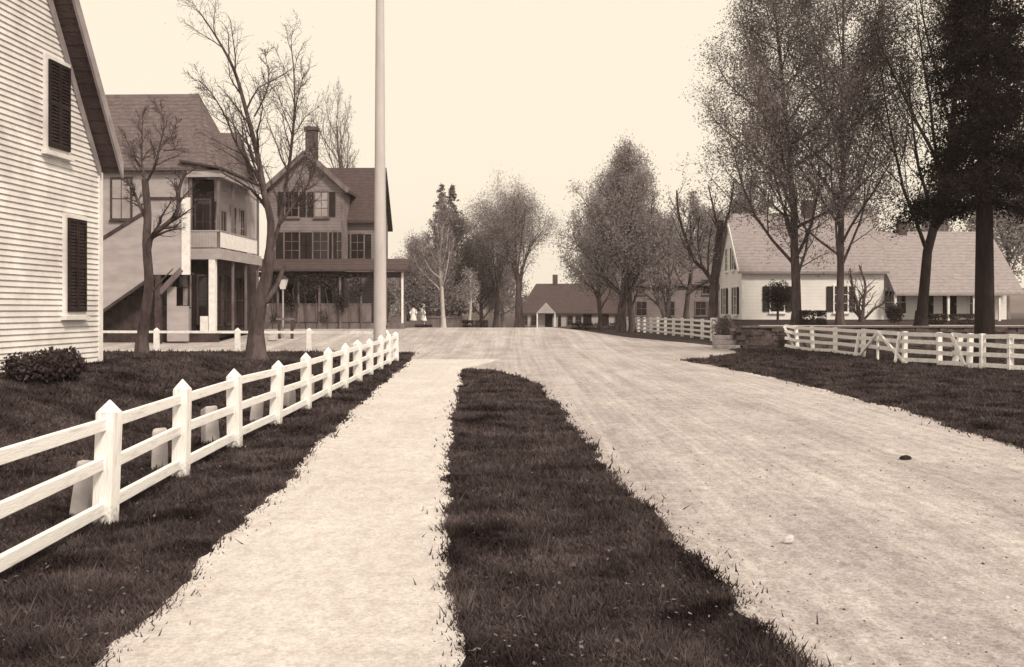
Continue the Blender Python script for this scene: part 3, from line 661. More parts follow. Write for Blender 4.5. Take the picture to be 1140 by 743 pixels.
def yard_fence():
    """board fence with braced gate section on the right lawn"""
    P = [(888, 44), (905, 42.2), (930, 40.2), (961, 37.4), (1007, 33.2), (1046, 31.9), (1062, 31.0), (1079, 30.4), (1094, 29.9), (1125, 29.2), (1160, 28.6)]
    P = [(PX(a, d), d) for a, d in P]
    rt = empty('board_fence', (P[3][0], P[3][1], 0), 0, 'white four board fence with braced panel and leaning end post on the right lawn', 'fence'); O = Vector(rt.location); Q = []
    for i, (x_, y_) in enumerate(P):
        p = Vector((x_, y_, h(x_, y_))) - O; Q.append(p); mb = MB(); a = .075
        mb.box(-a, a, -a, a, -.2, 1.14); po = mb.build('post', M['fencewhite'], rt, bevel=.005); po.location = p
        po.rotation_euler = (R(rf.uniform(-3, 3)), R(rf.uniform(-4, 4)) + (R(12) if i == 6 else 0), 0)
    mb = MB(); mb.beam(Q[0] + Vector((-.05, .2, .0)), Q[0] + Vector((-.55, .3, 1.12)), .11, .11); mb.build('post', M['fencewhite'], rt)
    E = Q[0] + Vector((-.45, .3, .1))
    for i, (a, b) in enumerate(zip([E] + Q, Q)):
        for z_ in (1.06, .78, .47, .14):
            if i == 4 and z_ == .14: continue
            mb = MB(); mb.beam(a + Vector((-.07, -.03, z_ + rf.uniform(-.03, .03))), b + Vector((-.07, -.03, z_ + rf.uniform(-.03, .03))), .035, .135); mb.build('rail', M['fencewhite'], rt)
    a, b = Q[3], Q[4]; m_ = a.lerp(b, .45)
    for p, q in ((a + Vector((.02, .2, .05)), m_ + Vector((0, 0, 1.05))), (b + Vector((.02, -.2, .05)), m_ + Vector((0, 0, 1.05))), (m_ + Vector((.0, 0, -.1)), m_ + Vector((0, 0, 1.08)))):
        mb = MB(); mb.beam(p + Vector((-.11, 0, 0)), q + Vector((-.11, 0, 0)), .06, .11); mb.build('brace', M['fencewhite'], rt)
    for j, (p, q) in enumerate(((Q[7] + Vector((-.15, 0, .1)), Q[6] + Vector((-.1, 0, 1.1))), (a + Vector((-.3, .1, -.05)), a + Vector((-.05, .25, 1.1))), (b + Vector((-.3, .1, -.05)), b + Vector((-.05, .3, 1.1))))):
        mb = MB(); mb.beam(p, q, .06, .12); mb.build('brace', M['fencewhite'], rt)
yard_fence()
def far_fence():
    P = [(11.55 - .13 * i, 54.0 + 2.6 * i) for i in range(12)]
    rt = empty('bank_fence', (P[0][0], P[0][1], h(*P[0])), 0, 'white four rail fence on the grass bank beneath the grey house', 'fence'); O = Vector(rt.location)
    Q = [Vector((a, b, h(a, b))) - O for a, b in P]
    for i, p in enumerate(Q):
        mb = MB(); w_ = .17 if i == 0 else .09; mb.box(-w_, w_, -w_, w_, -.2, 1.22 + (.1 if i == 0 else 0)); o = mb.build('post', M['fencewhite'], rt); o.location = p
    for a, b in zip(Q, Q[1:]):
        for z_ in (.2, .5, .8, 1.1): mb = MB(); mb.beam(a + Vector((-.05, 0, z_)), b + Vector((-.05, 0, z_)), .03, .13); mb.build('rail', M['fencewhite'], rt)
far_fence()
# board fence far left of the road
mbf = MB(); fx0, fx1, fd = PX(474, 74), PX(516, 74), 74.0
rt = empty('plank_fence', ((fx0 + fx1) / 2, fd, h(-5, fd)), 0, 'low plain plank fence beside the white barked birch', 'fence')
for k in range(11):
    a = fx0 - rt.location.x + (fx1 - fx0) * k / 11; mbf.box(a, a + (fx1 - fx0) / 11 - .02, 0, .04, -.3, .92 + .03 * (k % 3))
mbf.build('boards', M['midwood'], rt); mbf = MB(); mbf.box(fx0 - rt.location.x, fx1 - rt.location.x, -.06, -.005, .75, .86); mbf.build('rail', M['midwood'], rt)
# ------------------------------------------------------------------ retaining wall and steps
def retaining_wall():
    rt = empty('retaining_wall', (20, 45, 0), 0, 'dark dry stone retaining wall holding up the house terrace', 'wall')
    mb = MB(); r_ = random.Random(5)
    mb.box(10.9 - 20, 45 - 20 + 5, -.35 + .1, .25, -.2, 1.02)
    z0 = -.15
    while z0 < 1.0:
        x = 10.9 - r_.random() * .3; rh = min(r_.uniform(.13, .26), 1.04 - z0) if 1.04 - z0 > .3 else 1.04 - z0
        while x < 50:
            L_ = r_.uniform(.18, .75); dz = r_.uniform(-.025, .025); k = r_.uniform(.75, 1.0); e = r_.uniform(0, .09); t_ = r_.uniform(-.03, .03)
            a, b = x - 20 + .012, x + L_ - 20 - .012; y_ = -.36 - e
            mb.prism([(a, y_, z0 + .01), (b, y_ + t_, z0 + .01 + dz), (b - r_.uniform(0, .05), y_ + t_, z0 + rh * k + dz), (a + r_.uniform(0, .05), y_, z0 + rh * k)], (0, .25, 0)); x += L_
        z0 += rh
    mb.build('stones', M['stone'], rt, bevel=.02)
    c = MB(); x = 10.85
    while x < 50: L_ = r_.uniform(1.2, 1.9); c.box(x - 20, x + L_ - .015 - 20, -.47, .1, 1.04 + r_.uniform(0, .01), 1.13); x += L_
    c.build('coping', M['midwood'], rt, bevel=.01)
    mb = MB(); 
    for row in range(4):
        y = 45.1
        while y < 54: L_ = r_.uniform(.35, .8); mb.box(10.55 + (y - 45) * .22 - 20, 10.85 + (y - 45) * .22 - 20 + r_.uniform(0, .05), y - 45, y + L_ - 45 - .02, -.1 + row * .25, .14 + row * .25); y += L_
    mb.build('stones', M['stone'], rt, bevel=.02)
retaining_wall()
rt = empty('stone_steps', (10.25, 45.1, 0), 0, 'pale stone block steps at the left end of the dark retaining wall', 'steps')
for i, (zz) in enumerate((.22, .44, .66)):
    mb = MB(); mb.box(-.55, .55, -.5 + i * .32, .55 + i * .05, (0 if i == 0 else [.22, .44][i - 1]) - (.2 if i == 0 else -.003), zz); mb.build('step', M['stepstone'], rt, bevel=.02)
# ------------------------------------------------------------------ trees
class Tree:
    def __init__(s, seed): s.r = np.random.default_rng(seed); s.T = []; s.C = []; s.tips = []
    def tube(s, P, rad, sides, crown):
        (s.C if crown else s.T).append((np.array(P), np.array(rad), sides))
    def grow(s, p, d, L, r, lv, cfg):
        R_ = s.r; n = cfg['seg'][lv]; P = [p.copy()]; rads = [r]; d = d / np.linalg.norm(d); dirs = [d]
        wob = cfg['wob'][lv]; up = cfg['up'][lv]; rend = cfg.get('rend', .35) if lv < cfg['levels'] else .3
        for i in range(n):
            d = d + R_.normal(0, wob, 3) + np.array([0, 0, up]); d /= np.linalg.norm(d)
            p = p + d * (L / n); P.append(p.copy()); dirs.append(d); rads.append(r * (1 - (1 - rend) * (i + 1) / n))
        s.tube(P, rads, 8 if lv == 0 else (6 if lv == 1 else (4 if lv == 2 else 3)), lv >= cfg.get('crownlv', 2))
        if lv >= cfg['levels']: s.tips.append((np.array(P), L)); return
        if lv >= cfg['levels'] - 1: s.tips.append((np.array(P[1:]), L))
        nc = cfg['n'][lv]; nc = int(nc + R_.random() * nc * .3); t0 = cfg['start'][lv]; ph = R_.random() * 6.28
        for k in range(nc):
            t = t0 + (1 - t0) * (k + R_.random() * .8) / nc; t = min(t, .995)
            f = t * n; i = int(f); q = P[i] * (1 - (f - i)) + P[i + 1] * (f - i); dd = dirs[i + 1]
            a = ph + k * 2.4 + R_.normal(0, .3)
            e1 = np.cross(dd, [.3, .2, 1.0] if abs(dd[2]) < .9 else [1.0, 0, 0]); e1 /= np.linalg.norm(e1); e2 = np.cross(dd, e1)
            an = cfg['ang'][lv] * (1 + R_.normal(0, .18)); nd = dd * math.cos(an) + (e1 * math.cos(a) + e2 * math.sin(a)) * math.sin(an)
            shape = cfg['shape'][lv](t)
            rr = max(min(r * (1 - (1 - rend) * t) * .6, r * cfg.get('cr', .36)), cfg.get('minr', .008))
            s.grow(q, nd, cfg['len'][lv] * L * shape * (.8 + .4 * R_.random()), rr, lv + 1, cfg)
    def manual(s, P, r0, r1, lv, cfg, crown=False):
        """a hand placed limb that then sprouts by the rules of level lv"""
        P = np.array(P, float); P[1:] += s.r.normal(0, .035, P[1:].shape); n = len(P) - 1; L = np.linalg.norm(np.diff(P, axis=0), axis=1).sum()
        # smooth
        t = np.linspace(0, n, n * 3 + 1); i = np.minimum(t.astype(int), n - 1); f = (t - i)[:, None]
        p0 = P[np.maximum(i - 1, 0)]; p1 = P[i]; p2 = P[i + 1]; p3 = P[np.minimum(i + 2, n)]
        Q = .5 * ((2 * p1) + (-p0 + p2) * f + (2 * p0 - 5 * p1 + 4 * p2 - p3) * f ** 2 + (-p0 + 3 * p1 - 3 * p2 + p3) * f ** 3)
        rad = r0 + (r1 - r0) * np.linspace(0, 1, len(Q)); s.tube(Q, rad, 8, crown)
        if lv is None: return
        nc = cfg['n'][lv]; t0 = cfg['start'][lv]; R_ = s.r
        for k in range(nc):
            t = min(.99, t0 + (1 - t0) * (k + R_.random()) / nc); ii = int(t * (len(Q) - 1)); dd = Q[ii + 1] - Q[ii]; dd /= np.linalg.norm(dd); a = k * 2.4 + R_.random()
            e1 = np.cross(dd, [.3, .2, 1.0]); e1 /= np.linalg.norm(e1); e2 = np.cross(dd, e1); an = cfg['ang'][lv]
            nd = dd * math.cos(an) + (e1 * math.cos(a) + e2 * math.sin(a)) * math.sin(an)
            s.grow(Q[ii].copy(), nd, cfg['len'][lv] * L * cfg['shape'][lv](t) * (.7 + .5 * R_.random()), max(rad[ii] * .55, .01), lv + 1, cfg)
    def mesh(s, L_):
        V = []; Fs = []; off = 0
        for P, rad, k in L_:
            n = len(P); d = np.gradient(P, axis=0); d /= np.linalg.norm(d, axis=1)[:, None] + 1e-9
            ref = np.where(np.abs(d[:, 2:3]) < .85, [[0, 0, 1.0]], [[1.0, 0, 0]]) if abs(d[0, 2]) < .85 else np.array([[1.0, .1, 0]]) * np.ones((n, 1))
            e1 = np.cross(d, ref[0][None]); e1 /= np.linalg.norm(e1, axis=1)[:, None] + 1e-9; e2 = np.cross(d, e1)
            a = np.arange(k) * 2 * math.pi / k
            ring = P[:, None] + (e1[:, None] * np.cos(a)[None, :, None] + e2[:, None] * np.sin(a)[None, :, None]) * rad[:, None, None]
            V.append(ring.reshape(-1, 3)); i = np.arange(n * k).reshape(n, k); j = np.roll(i, -1, 1)
            Fs.append((np.stack([i[:-1], j[:-1], j[1:], i[1:]], -1).reshape(-1, 4)) + off); off += n * k
        if not V: return np.zeros((0, 3)), np.zeros((0, 4), int)
        return np.concatenate(V), np.concatenate(Fs)
    def leaves(s, n, size, spread, aspect=.6):
        if not s.tips or n == 0: return np.zeros((0, 3)), np.zeros((0, 4), int)
        R_ = s.r; Ls = np.array([t[1] for t in s.tips]); pk = R_.choice(len(s.tips), n, p=Ls / Ls.sum()); f = R_.random(n)
        C = np.empty((n, 3))
        for i in range(n):
            P = s.tips[pk[i]][0]; q = f[i] * (len(P) - 1); a = int(q); C[i] = P[a] * (1 - q + a) + P[min(a + 1, len(P) - 1)] * (q - a)
        C += R_.normal(0, spread, (n, 3)); u = R_.normal(0, 1, (n, 3)); u /= np.linalg.norm(u, axis=1)[:, None]
        v = np.cross(u, R_.normal(0, 1, (n, 3))); v /= np.linalg.norm(v, axis=1)[:, None] + 1e-9
        sz = size * (.5 + R_.random((n, 1))); u = u * sz; v = v * sz * aspect
        V = np.stack([C - u, C - v * .8 + u * .1, C + u, C + v], 1)
        return V.reshape(-1, 3), np.arange(n * 4).reshape(n, 4)
    def fit(s, hgt, half, env):
        A = np.concatenate([t[0] for t in s.tips]); kz = hgt / np.percentile(A[:, 2], 99.3)
        z = A[:, 2] * kz / hgt; r = np.linalg.norm(A[:, :2], axis=1); zb = np.linspace(.04, 1.0, 13); cur = []
        for q in zb:
            m = np.abs(z - q) < .07; cur.append(np.percentile(r[m], 92) if m.sum() > 8 else np.nan)
        cur = np.array(cur); ok = ~np.isnan(cur); cur = np.interp(zb, zb[ok], cur[ok])
        e = np.array(env, float); ratio = np.clip(half * np.interp(zb, e[:, 0], e[:, 1]) / cur, .15, 2.6)
        ratio = np.convolve(np.pad(ratio, 1, 'edge'), [.25, .5, .25], 'valid')
        def mp(P):
            P = P.copy(); P[:, 2] *= kz; k = np.interp(P[:, 2] / hgt, zb, ratio)[:, None]; rr = np.linalg.norm(P[:, :2], axis=1)[:, None]
            k = 1 + (k - 1) * np.clip(rr / .5, 0, 1); P[:, :2] *= k; return P
        s.T = s.T[:1] + [(mp(P), r_, k) for P, r_, k in s.T[1:]]; s.C = [(mp(P), r_, k) for P, r_, k in s.C]; s.tips = [(mp(P), l) for P, l in s.tips]
    def build(s, name, loc, label, cat, group, bark, leafm, nleaf, size, spread, dup=None):
        rt = empty(name, loc, 0, label, cat, group)
        V, F_ = s.mesh(s.T); npmesh('trunk', V, F_, 4, [bark], parent=rt, smooth=True)
        V, F_ = s.mesh(s.C); V2, F2 = s.leaves(nleaf, size, spread)
        if len(V) + len(V2):
            mi = np.concatenate([np.zeros(len(F_), int), np.ones(len(F2), int)])
            npmesh('crown', np.concatenate([V, V2]), np.concatenate([F_, F2 + len(V)]), 4, [M['greybark'] if bark is M['birch'] else bark, leafm], mi, parent=rt)
        return rt
one = lambda t: 1.0
dome = lambda t: .55 + .75 * math.sin(math.pi * min(1, max(0, (t - .15) / .95)))
taper = lambda t: 1.15 - .75 * t
E_round = [(.05, .2), (.16, .55), (.3, .9), (.45, 1), (.7, .85), (.9, .5), (1, .2)]
E_low = [(.03, .5), (.12, .8), (.3, 1), (.5, .86), (.75, .55), (.9, .32), (1, .12)]
E_elm = [(.1, .12), (.3, .22), (.5, .5), (.75, 1), (.9, .8), (1, .4)]
E_den = [(.03, .6), (.12, .85), (.3, 1), (.55, .92), (.8, .66), (1, .25)]
E_mid = [(.08, .3), (.16, .8), (.3, 1), (.5, .95), (.7, .84), (.88, .6), (1, .25)]
def cfg(**k):
    c = dict(levels=4, seg=[9, 6, 5, 4, 3], wob=[.05, .09, .12, .15, .18], up=[.05, .06, .05, .04, .03], n=[12, 7, 6, 4], start=[.28, .2, .15, .1],
             ang=[.75, .65, .7, .8], len=[.50, .5, .5, .5], shape=[taper, taper, taper, one], minr=.010, rend=.25)
    c.update(k); return c
def flare(T, r, hgt=.5):
    """root flare"""
    P = np.array([[0, 0, -.4], [0, 0, 0], [0, 0, .15], [0, 0, hgt], [0, 0, hgt * 1.6]]); T.tube(P, [r * 1.8, r * 1.45, r * 1.2, r * 1.04, r * .9], 10, False)
def std_tree(seed, px, d, topy, r, c, name, label, cat, group, bark, leafm, nleaf, size, spread, lean=(0, 0), x=None, half=None):
    x = PX(px, d) if x is None else x; z = h(x, d); hgt = PZ(topy, d) - z
    T = Tree(seed); flare(T, r); T.grow(np.array([0, 0, 0.]), np.array([lean[0], lean[1], 1.]), hgt * c.get('hf', .93), r, 0, c)
    T.fit(hgt, (half or 40) * d / F, c.get('env', E_round))
    return T.build(name, (x, d, z), label, cat, group, bark, leafm, nleaf, size, spread)
# right hand street maples
maple = cfg(n=[24, 9, 6, 4], start=[.12, .15, .1, .1], ang=[.85, .6, .65, .8], len=[.46, .45, .45, .45], up=[.02, .08, .05, .04, .03], rend=.12, env=[(.04, .2), (.10, .7), (.18, 1), (.4, 1), (.65, .95), (.85, .7), (1, .35)])
std_tree(11, 887, 52, -75, .29, maple, 'maple_tree', 'tall full-crowned maple in front of the shuttered window of the white house', 'tree', 'street maples on the right terrace', M['bark'], M['leaf'], 66000, .055, .36, half=120)
std_tree(12, 935, 49.5, -90, .22, maple, 'maple_tree', 'slender tall maple right of the dark clipped shrub by the white house', 'tree', 'street maples on the right terrace', M['bark'], M['leaf'], 60000, .055, .36, lean=(.03, 0), half=104)
mp2 = cfg(rend=.15, env=[(.12, .3), (.2, .7), (.32, 1), (.7, .95), (1, .6)], n=[18, 9, 6, 4], start=[.20, .15, .1, .1], ang=[.60, .6, .65, .8], len=[.62, .5, .5, .5], up=[.03, .10, .06, .05, .03])
std_tree(13, 1025, 47, -110, .28, mp2, 'maple_tree', 'dark trunked maple with bare rising limbs before the porch wing', 'tree', 'street maples on the right terrace', M['darkbark'], M['leafdark'], 30000, .05, .32, half=112)
# centre right maples
mp3 = cfg(rend=.15, env=E_mid, n=[16, 8, 6, 4], start=[.13, .12, .1, .1], ang=[.72, .6, .65, .8], len=[.56, .5, .5, .5], up=[.02, .08, .06, .05, .03])
std_tree(21, 691, 74, 158, .36, mp3, 'maple_tree', 'thick round crowned maple at the bend of the road, left trunk of the clump', 'tree', 'maples at the road bend', M['bark'], M['leafpale'], 40000, .066, .32, half=60)
std_tree(22, 704, 76, 172, .28, mp3, 'maple_tree', 'dark twin-trunk maple just right of the round crowned one', 'tree', 'maples at the road bend', M['bark'], M['leafpale'], 26000, .075, .25, half=50)
std_tree(23, 668, 84, 215, .22, mp3, 'maple_tree', 'smaller maple behind the clump, in front of the cottage roof', 'tree', 'maples at the road bend', M['bark'], M['leafpale'], 18000, .08, .25, half=44)
# elm
elm = cfg(env=E_elm, rend=.15, n=[10, 8, 6, 4], start=[.34, .25, .15, .1], ang=[.34, .42, .6, .8], len=[.75, .5, .5, .5], up=[.02, -.01, -.02, -.05, -.05], wob=[.04, .05, .1, .15, .18], shape=[one, dome, taper, one])
std_tree(31, 578, 84, 200, .42, elm, 'elm_tree', 'tall vase shaped elm with arching limbs left of the cottage', 'tree', None, M['bark'], M['leafpale'], 22000, .055, .38, lean=(.02, 0), half=60)
std_tree(32, 552, 90, 215, .28, elm, 'elm_tree', 'thinner elm with straight trunk between the birch and the big elm', 'tree', None, M['bark'], M['leafpale'], 22000, .055, .38, lean=(-.02, 0), half=48)
# birch
bir = cfg(env=E_low, n=[18, 7, 5, 3], start=[.30, .15, .1, .1], ang=[.7, .55, .7, .8], len=[.42, .45, .5, .5], up=[.0, .08, .03, 0, 0], minr=.014)
std_tree(41, 494, 71, 218, .17, bir, 'birch_tree', 'white barked birch rising above the plank fence', 'tree', None, M['birch'], M['leafpale'], 2500, .07, .2, half=40)
std_tree(42, 523, 73, 300, .11, cfg(levels=3, n=[9, 5, 3], ang=[.8, .6, .7], len=[.35, .5, .5], start=[.4, .1, .1]), 'birch_tree', 'short thin white birch stem right of the plank fence', 'tree', None, M['birch'], M['leafpale'], 900, .07, .2, half=14)
# dense trees left centre
den = cfg(env=E_den, n=[16, 8, 6, 4], start=[.08, .12, .1, .1], ang=[.85, .65, .7, .8], len=[.46, .5, .5, .5], up=[.0, .10, .05, .03, 0])
for i, (px, d, ty, nl, lab) in enumerate(((476, 88, 262, 16000, 'dense grey leafed tree behind the two children'), (512, 92, 240, 18000, 'dense dark leafed tree behind the birch'),
        (455, 100, 285, 12000, 'low bushy tree beside the porch of the gabled house'), (536, 96, 262, 14000, 'dense leafed tree between birch and elms'))):
    std_tree(50 + i, px, d, ty, .22, den, 'leafy_tree', lab, 'tree', 'dense trees left of the road', M['bark'], M['leafpale' if i in (0, 2) else 'leaf'], int(nl * 1.5), .07, .35, half=(50, 46, 34, 36)[i])
# spruces
def conifer(seed, px, d, topy, r, spread, z_start, name, label, group, m, bark, x=None, density=1.0, droop=-.25, spray=.16, per=6, top=None):
    x = PX(px, d) if x is None else x; z = h(x, d); hgt = (PZ(topy, d) - z) if top is None else top; T = Tree(seed); flare(T, r, .6); g_ = T.r
    T.tube([[0, 0, 0], [0, 0, hgt * .5], [0, 0, hgt]], [r, r * .6, .02], 8, False)
    zz = z_start
    while zz < hgt - .2:
        t = (zz - z_start) / (hgt - z_start); Lb = spread * (1 - t) ** .85 + .25
        for k in range(per):
            a = g_.random() * 6.28; l = Lb * (.65 + .5 * g_.random()); P = []
            for q in np.linspace(0, 1, 6): P.append([math.cos(a) * l * q, math.sin(a) * l * q, zz + droop * l * q + .18 * l * q * q])
            P = np.array(P) + g_.normal(0, .02 * l, (6, 3)); T.tube(P, np.linspace(.012 + .010 * l, .006, 6), 4, True)
            T.tips.append((P[1:], l))
            for _ in range(int(3 + l * 2.2)):
                q = .25 + .75 * g_.random(); i = min(int(q * 5), 4); c = P[i] + (P[i + 1] - P[i]) * (q * 5 - i); b = a + (1 if g_.random() < .5 else -1) * (.7 + .3 * g_.random()); l2 = l * .38 * (1.15 - q)
                E = c + np.array([math.cos(b) * l2, math.sin(b) * l2, droop * l2 * .8]); T.tube([c, E], [.010, .004], 3, True); T.tips.append((np.array([c, E]), l2 * 2))
        zz += (.28 + .012 * hgt) * (1.1 - .5 * t) / density
    return T, (x, d, z)
for s_, px, ty, lab in ((61, 491, 203, 'left one of the two pointed spruces above the birch'), (62, 503, 204, 'right one of the two pointed spruces above the birch')):
    T, loc = conifer(s_, px, 104, ty, .2, 2.4, 1.0, 'spruce_tree', lab, None, None, None)
    T.build('spruce_tree', loc, lab, 'tree', 'pair of spruces', M['bark'], M['spruce'], 15000, .11, .07)
# old hemlock at the right edge
T, loc = conifer(70, 1096, 33.5, 0, .36, 2.45, 5.9, '', '', None, None, None, droop=-.42, per=8, top=19, density=1.25)
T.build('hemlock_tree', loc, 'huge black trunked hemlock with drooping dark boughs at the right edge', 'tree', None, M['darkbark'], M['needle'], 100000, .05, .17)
# old pollarded trees and bare ones beside the white house
def man_tree(seed, px, d, limbs, c, name, label, cat, group, bark, leafm, nleaf, size, r0):
    x0 = PX(px, d); z0 = h(x0, d); T = Tree(seed); flare(T, r0, .45)
    for (pts, ra, rb, lv, dy) in limbs:
        P = [((a - px) / F * d, dy * i / max(1, len(pts) - 1), PZ(b, d) - z0) for i, (a, b) in enumerate(pts)]
        T.manual(P, ra, rb, lv, c)
    return T.build(name, (x0, d, z0), label, cat, group, bark, leafm, nleaf, size, .12)
tw = cfg(levels=4, n=[8, 15, 8, 4], start=[.1, .2, .12, .1], len=[.4, .36, .45, .45], ang=[.6, .55, .6, .7], wob=[.05, .08, .14, .16, .2], up=[.03, .06, .04, .03, 0], minr=.006)
man_tree(81, 285, 28.0, [
    ([(285, 402), (284, 370), (288, 340), (294, 310), (300, 280)], .26, .15, None, .0),
    ([(284, 372), (290, 345), (303, 325), (312, 308), (317, 296)], .12, .05, None, .15),
    ([(300, 282), (302, 250), (297, 215), (290, 175), (279, 125), (266, 85), (248, 50), (232, 20)], .125, .012, 1, -.8),
    ([(298, 225), (279, 190), (262, 160), (245, 125), (225, 100), (210, 80)], .045, .012, 1, .9),
    ([(300, 284), (311, 250), (317, 205), (321, 165), (325, 120), (324, 80), (319, 45)], .065, .012, 1, .5),
    ([(316, 210), (325, 185), (330, 150), (338, 120), (345, 90)], .035, .01, 1, -.9),
    ([(311, 250), (325, 232), (340, 215), (352, 190), (356, 160)], .05, .02, 1, -.3),
    ([(283, 130), (292, 108), (296, 85), (290, 50)], .03, .008, 1, .4)], tw, 'street_tree', 'taller forked bare tree on the lawn in front of the gabled house', 'tree', 'bare trees on the left lawn', M['bark'], M['leafpale'], 2600, .022, .27)
man_tree(82, 158, 34.0, [
    ([(158, 394), (157, 370), (164, 345), (168, 315), (163, 270), (163, 240), (162, 200)], .22, .12, None, .0),
    ([(165, 300), (170, 265), (190, 250), (200, 235), (205, 215), (213, 195)], .11, .05, 1, -.6),
    ([(163, 245), (152, 225), (142, 210), (135, 200)], .07, .03, 1, .5),
    ([(162, 205), (157, 180), (157, 150), (156, 120)], .05, .012, 1, .3),
    ([(162, 205), (172, 185), (182, 165), (185, 140), (178, 118)], .05, .012, 1, -.5),
    ([(158, 190), (148, 175), (138, 160), (128, 140)], .04, .01, 1, .5),
    ([(182, 168), (195, 162), (190, 150), (196, 130)], .03, .01, 1, .2),
    ([(165, 330), (176, 318), (190, 300)], .05, .02, None, .0)], tw, 'street_tree', 'shorter crooked bare tree beside the white clapboard house', 'tree', 'bare trees on the left lawn', M['bark'], M['leafpale'], 1200, .022, .22)
bare = cfg(env=[(.3, .3), (.6, .8), (.85, 1), (1, .5)], n=[12, 7, 5, 3], start=[.3, .2, .15, .1], ang=[.5, .5, .6, .7], len=[.55, .5, .5, .45], minr=.012, up=[.02, .08, .05, .03, 0])
std_tree(83, 385, 84, 95, .26, bare, 'bare_tree', 'bare thin twigged tree rising behind the ridge of the gabled house', 'tree', None, M['greybark'], M['leafpale'], 2500, .05, .2, half=40)
0 and std_tree(84, 338, 90, 120, .24, bare, 'bare_tree', 'bare tree behind the chimney of the gabled house', 'tree', None, M['greybark'], M['leafpale'], 2000, .05, .2)
man_tree(85, 792, 58.0, [
    ([(792, 374), (793, 350), (797, 310), (800, 275), (804, 245)], .34, .20, None, .3),
    ([(796, 318), (785, 300), (775, 290), (765, 265), (757, 235), (754, 212)], .14, .05, 2, .4),
    ([(782, 300), (778, 270), (780, 240)], .07, .03, 2, .4), ([(788, 305), (788, 275), (793, 250)], .07, .03, 2, -.4),
    ([(797, 312), (780, 318), (765, 330)], .10, .05, 2, .4), ([(803, 260), (812, 235), (818, 200)], .10, .04, 2, .4), ([(801, 265), (795, 235), (790, 205)], .1, .03, 2, .5)],
    tw, 'pollard_tree', 'old cut-back tree with stubby upright limbs at the corner of the white house', 'tree', None, M['bark'], M['leafpale'], 1500, .06, .36)
man_tree(86, 742, 70.0, [
    ([(744, 364), (738, 345), (731, 330), (729, 305), (730, 285), (735, 265)], .2, .09, 1, .3), ([(744, 364), (745, 340), (747, 310), (745, 280), (748, 250)], .2, .08, 1, .3),
    ([(735, 270), (725, 240), (728, 215)], .07, .03, 1, .3)], tw, 'bare_tree', 'bare tree with curved forked stem behind the white fence of the grass bank', 'tree', None, M['greybark'], M['leafpale'], 2500, .07, .25)
std_tree(87, 764, 76, 215, .22, cfg(n=[12, 7, 5, 3], start=[.25, .2, .1, .1], minr=.015), 'bare_tree', 'hazy budding tree in front of the grey house windows', 'tree', None, M['bark'], M['leafpale'], 8000, .08, .25, half=38)
man_tree(88, 959, 57.0, [
    ([(959, 360), (956, 340), (950, 322), (947, 300)], .13, .05, 2, .2), ([(960, 360), (962, 335), (964, 315), (958, 295)], .12, .05, 2, .2), ([(960, 358), (972, 345), (985, 336), (990, 320)], .08, .04, 2, -.2), ([(961, 358), (955, 340), (975, 318)], .08, .03, 2, .2)],
    tw, 'fruit_tree', 'small many stemmed bare fruit tree against the white house wall', 'tree', None, M['bark'], M['leafpale'], 500, .05, .15)
std_tree(89, 432, 80, 300, .1, den, 'leafy_tree', 'pale bushy sapling behind the street end of the porch', 'tree', 'dense trees left of the road', M['bark'], M['leafpale'], 4000, .08, .2, half=20)
# trees farther back, closing the view
labs = {0: 'far tree between the elms at the end of the road', 1: 'far tree above the right end of the cottage roof', 2: 'tree behind the grey house', 3: 'tree behind the left end of the white house roof', 4: 'tree behind the middle of the white house roof', 5: 'tree behind the porch wing', 6: 'tree at the far right behind the hemlock', 7: 'tree behind the grey house, right one'}
back = cfg(levels=3, n=[16, 9, 7], start=[.12, .12, .1], ang=[.8, .65, .7], len=[.48, .5, .5], up=[.0, .09, .05, .03], minr=.03)
for i, (px, d, ty, nl) in enumerate(((560, 118, 285, 5000), (668, 132, 262, 6000), (735, 110, 240, 6000), (830, 95, 200, 8000), (935, 100, 205, 8000), (1035, 92, 215, 7000), (1120, 80, 150, 8000), (790, 112, 235, 6000))):
    std_tree(100 + i, px, d, ty, .28, back, 'background_tree', labs[i], 'tree', 'trees standing behind the houses', M['greybark'], M['leafpale'], nl * 2, .12, .4, half=(30, 34, 40, 50, 55, 45, 50, 40)[i])
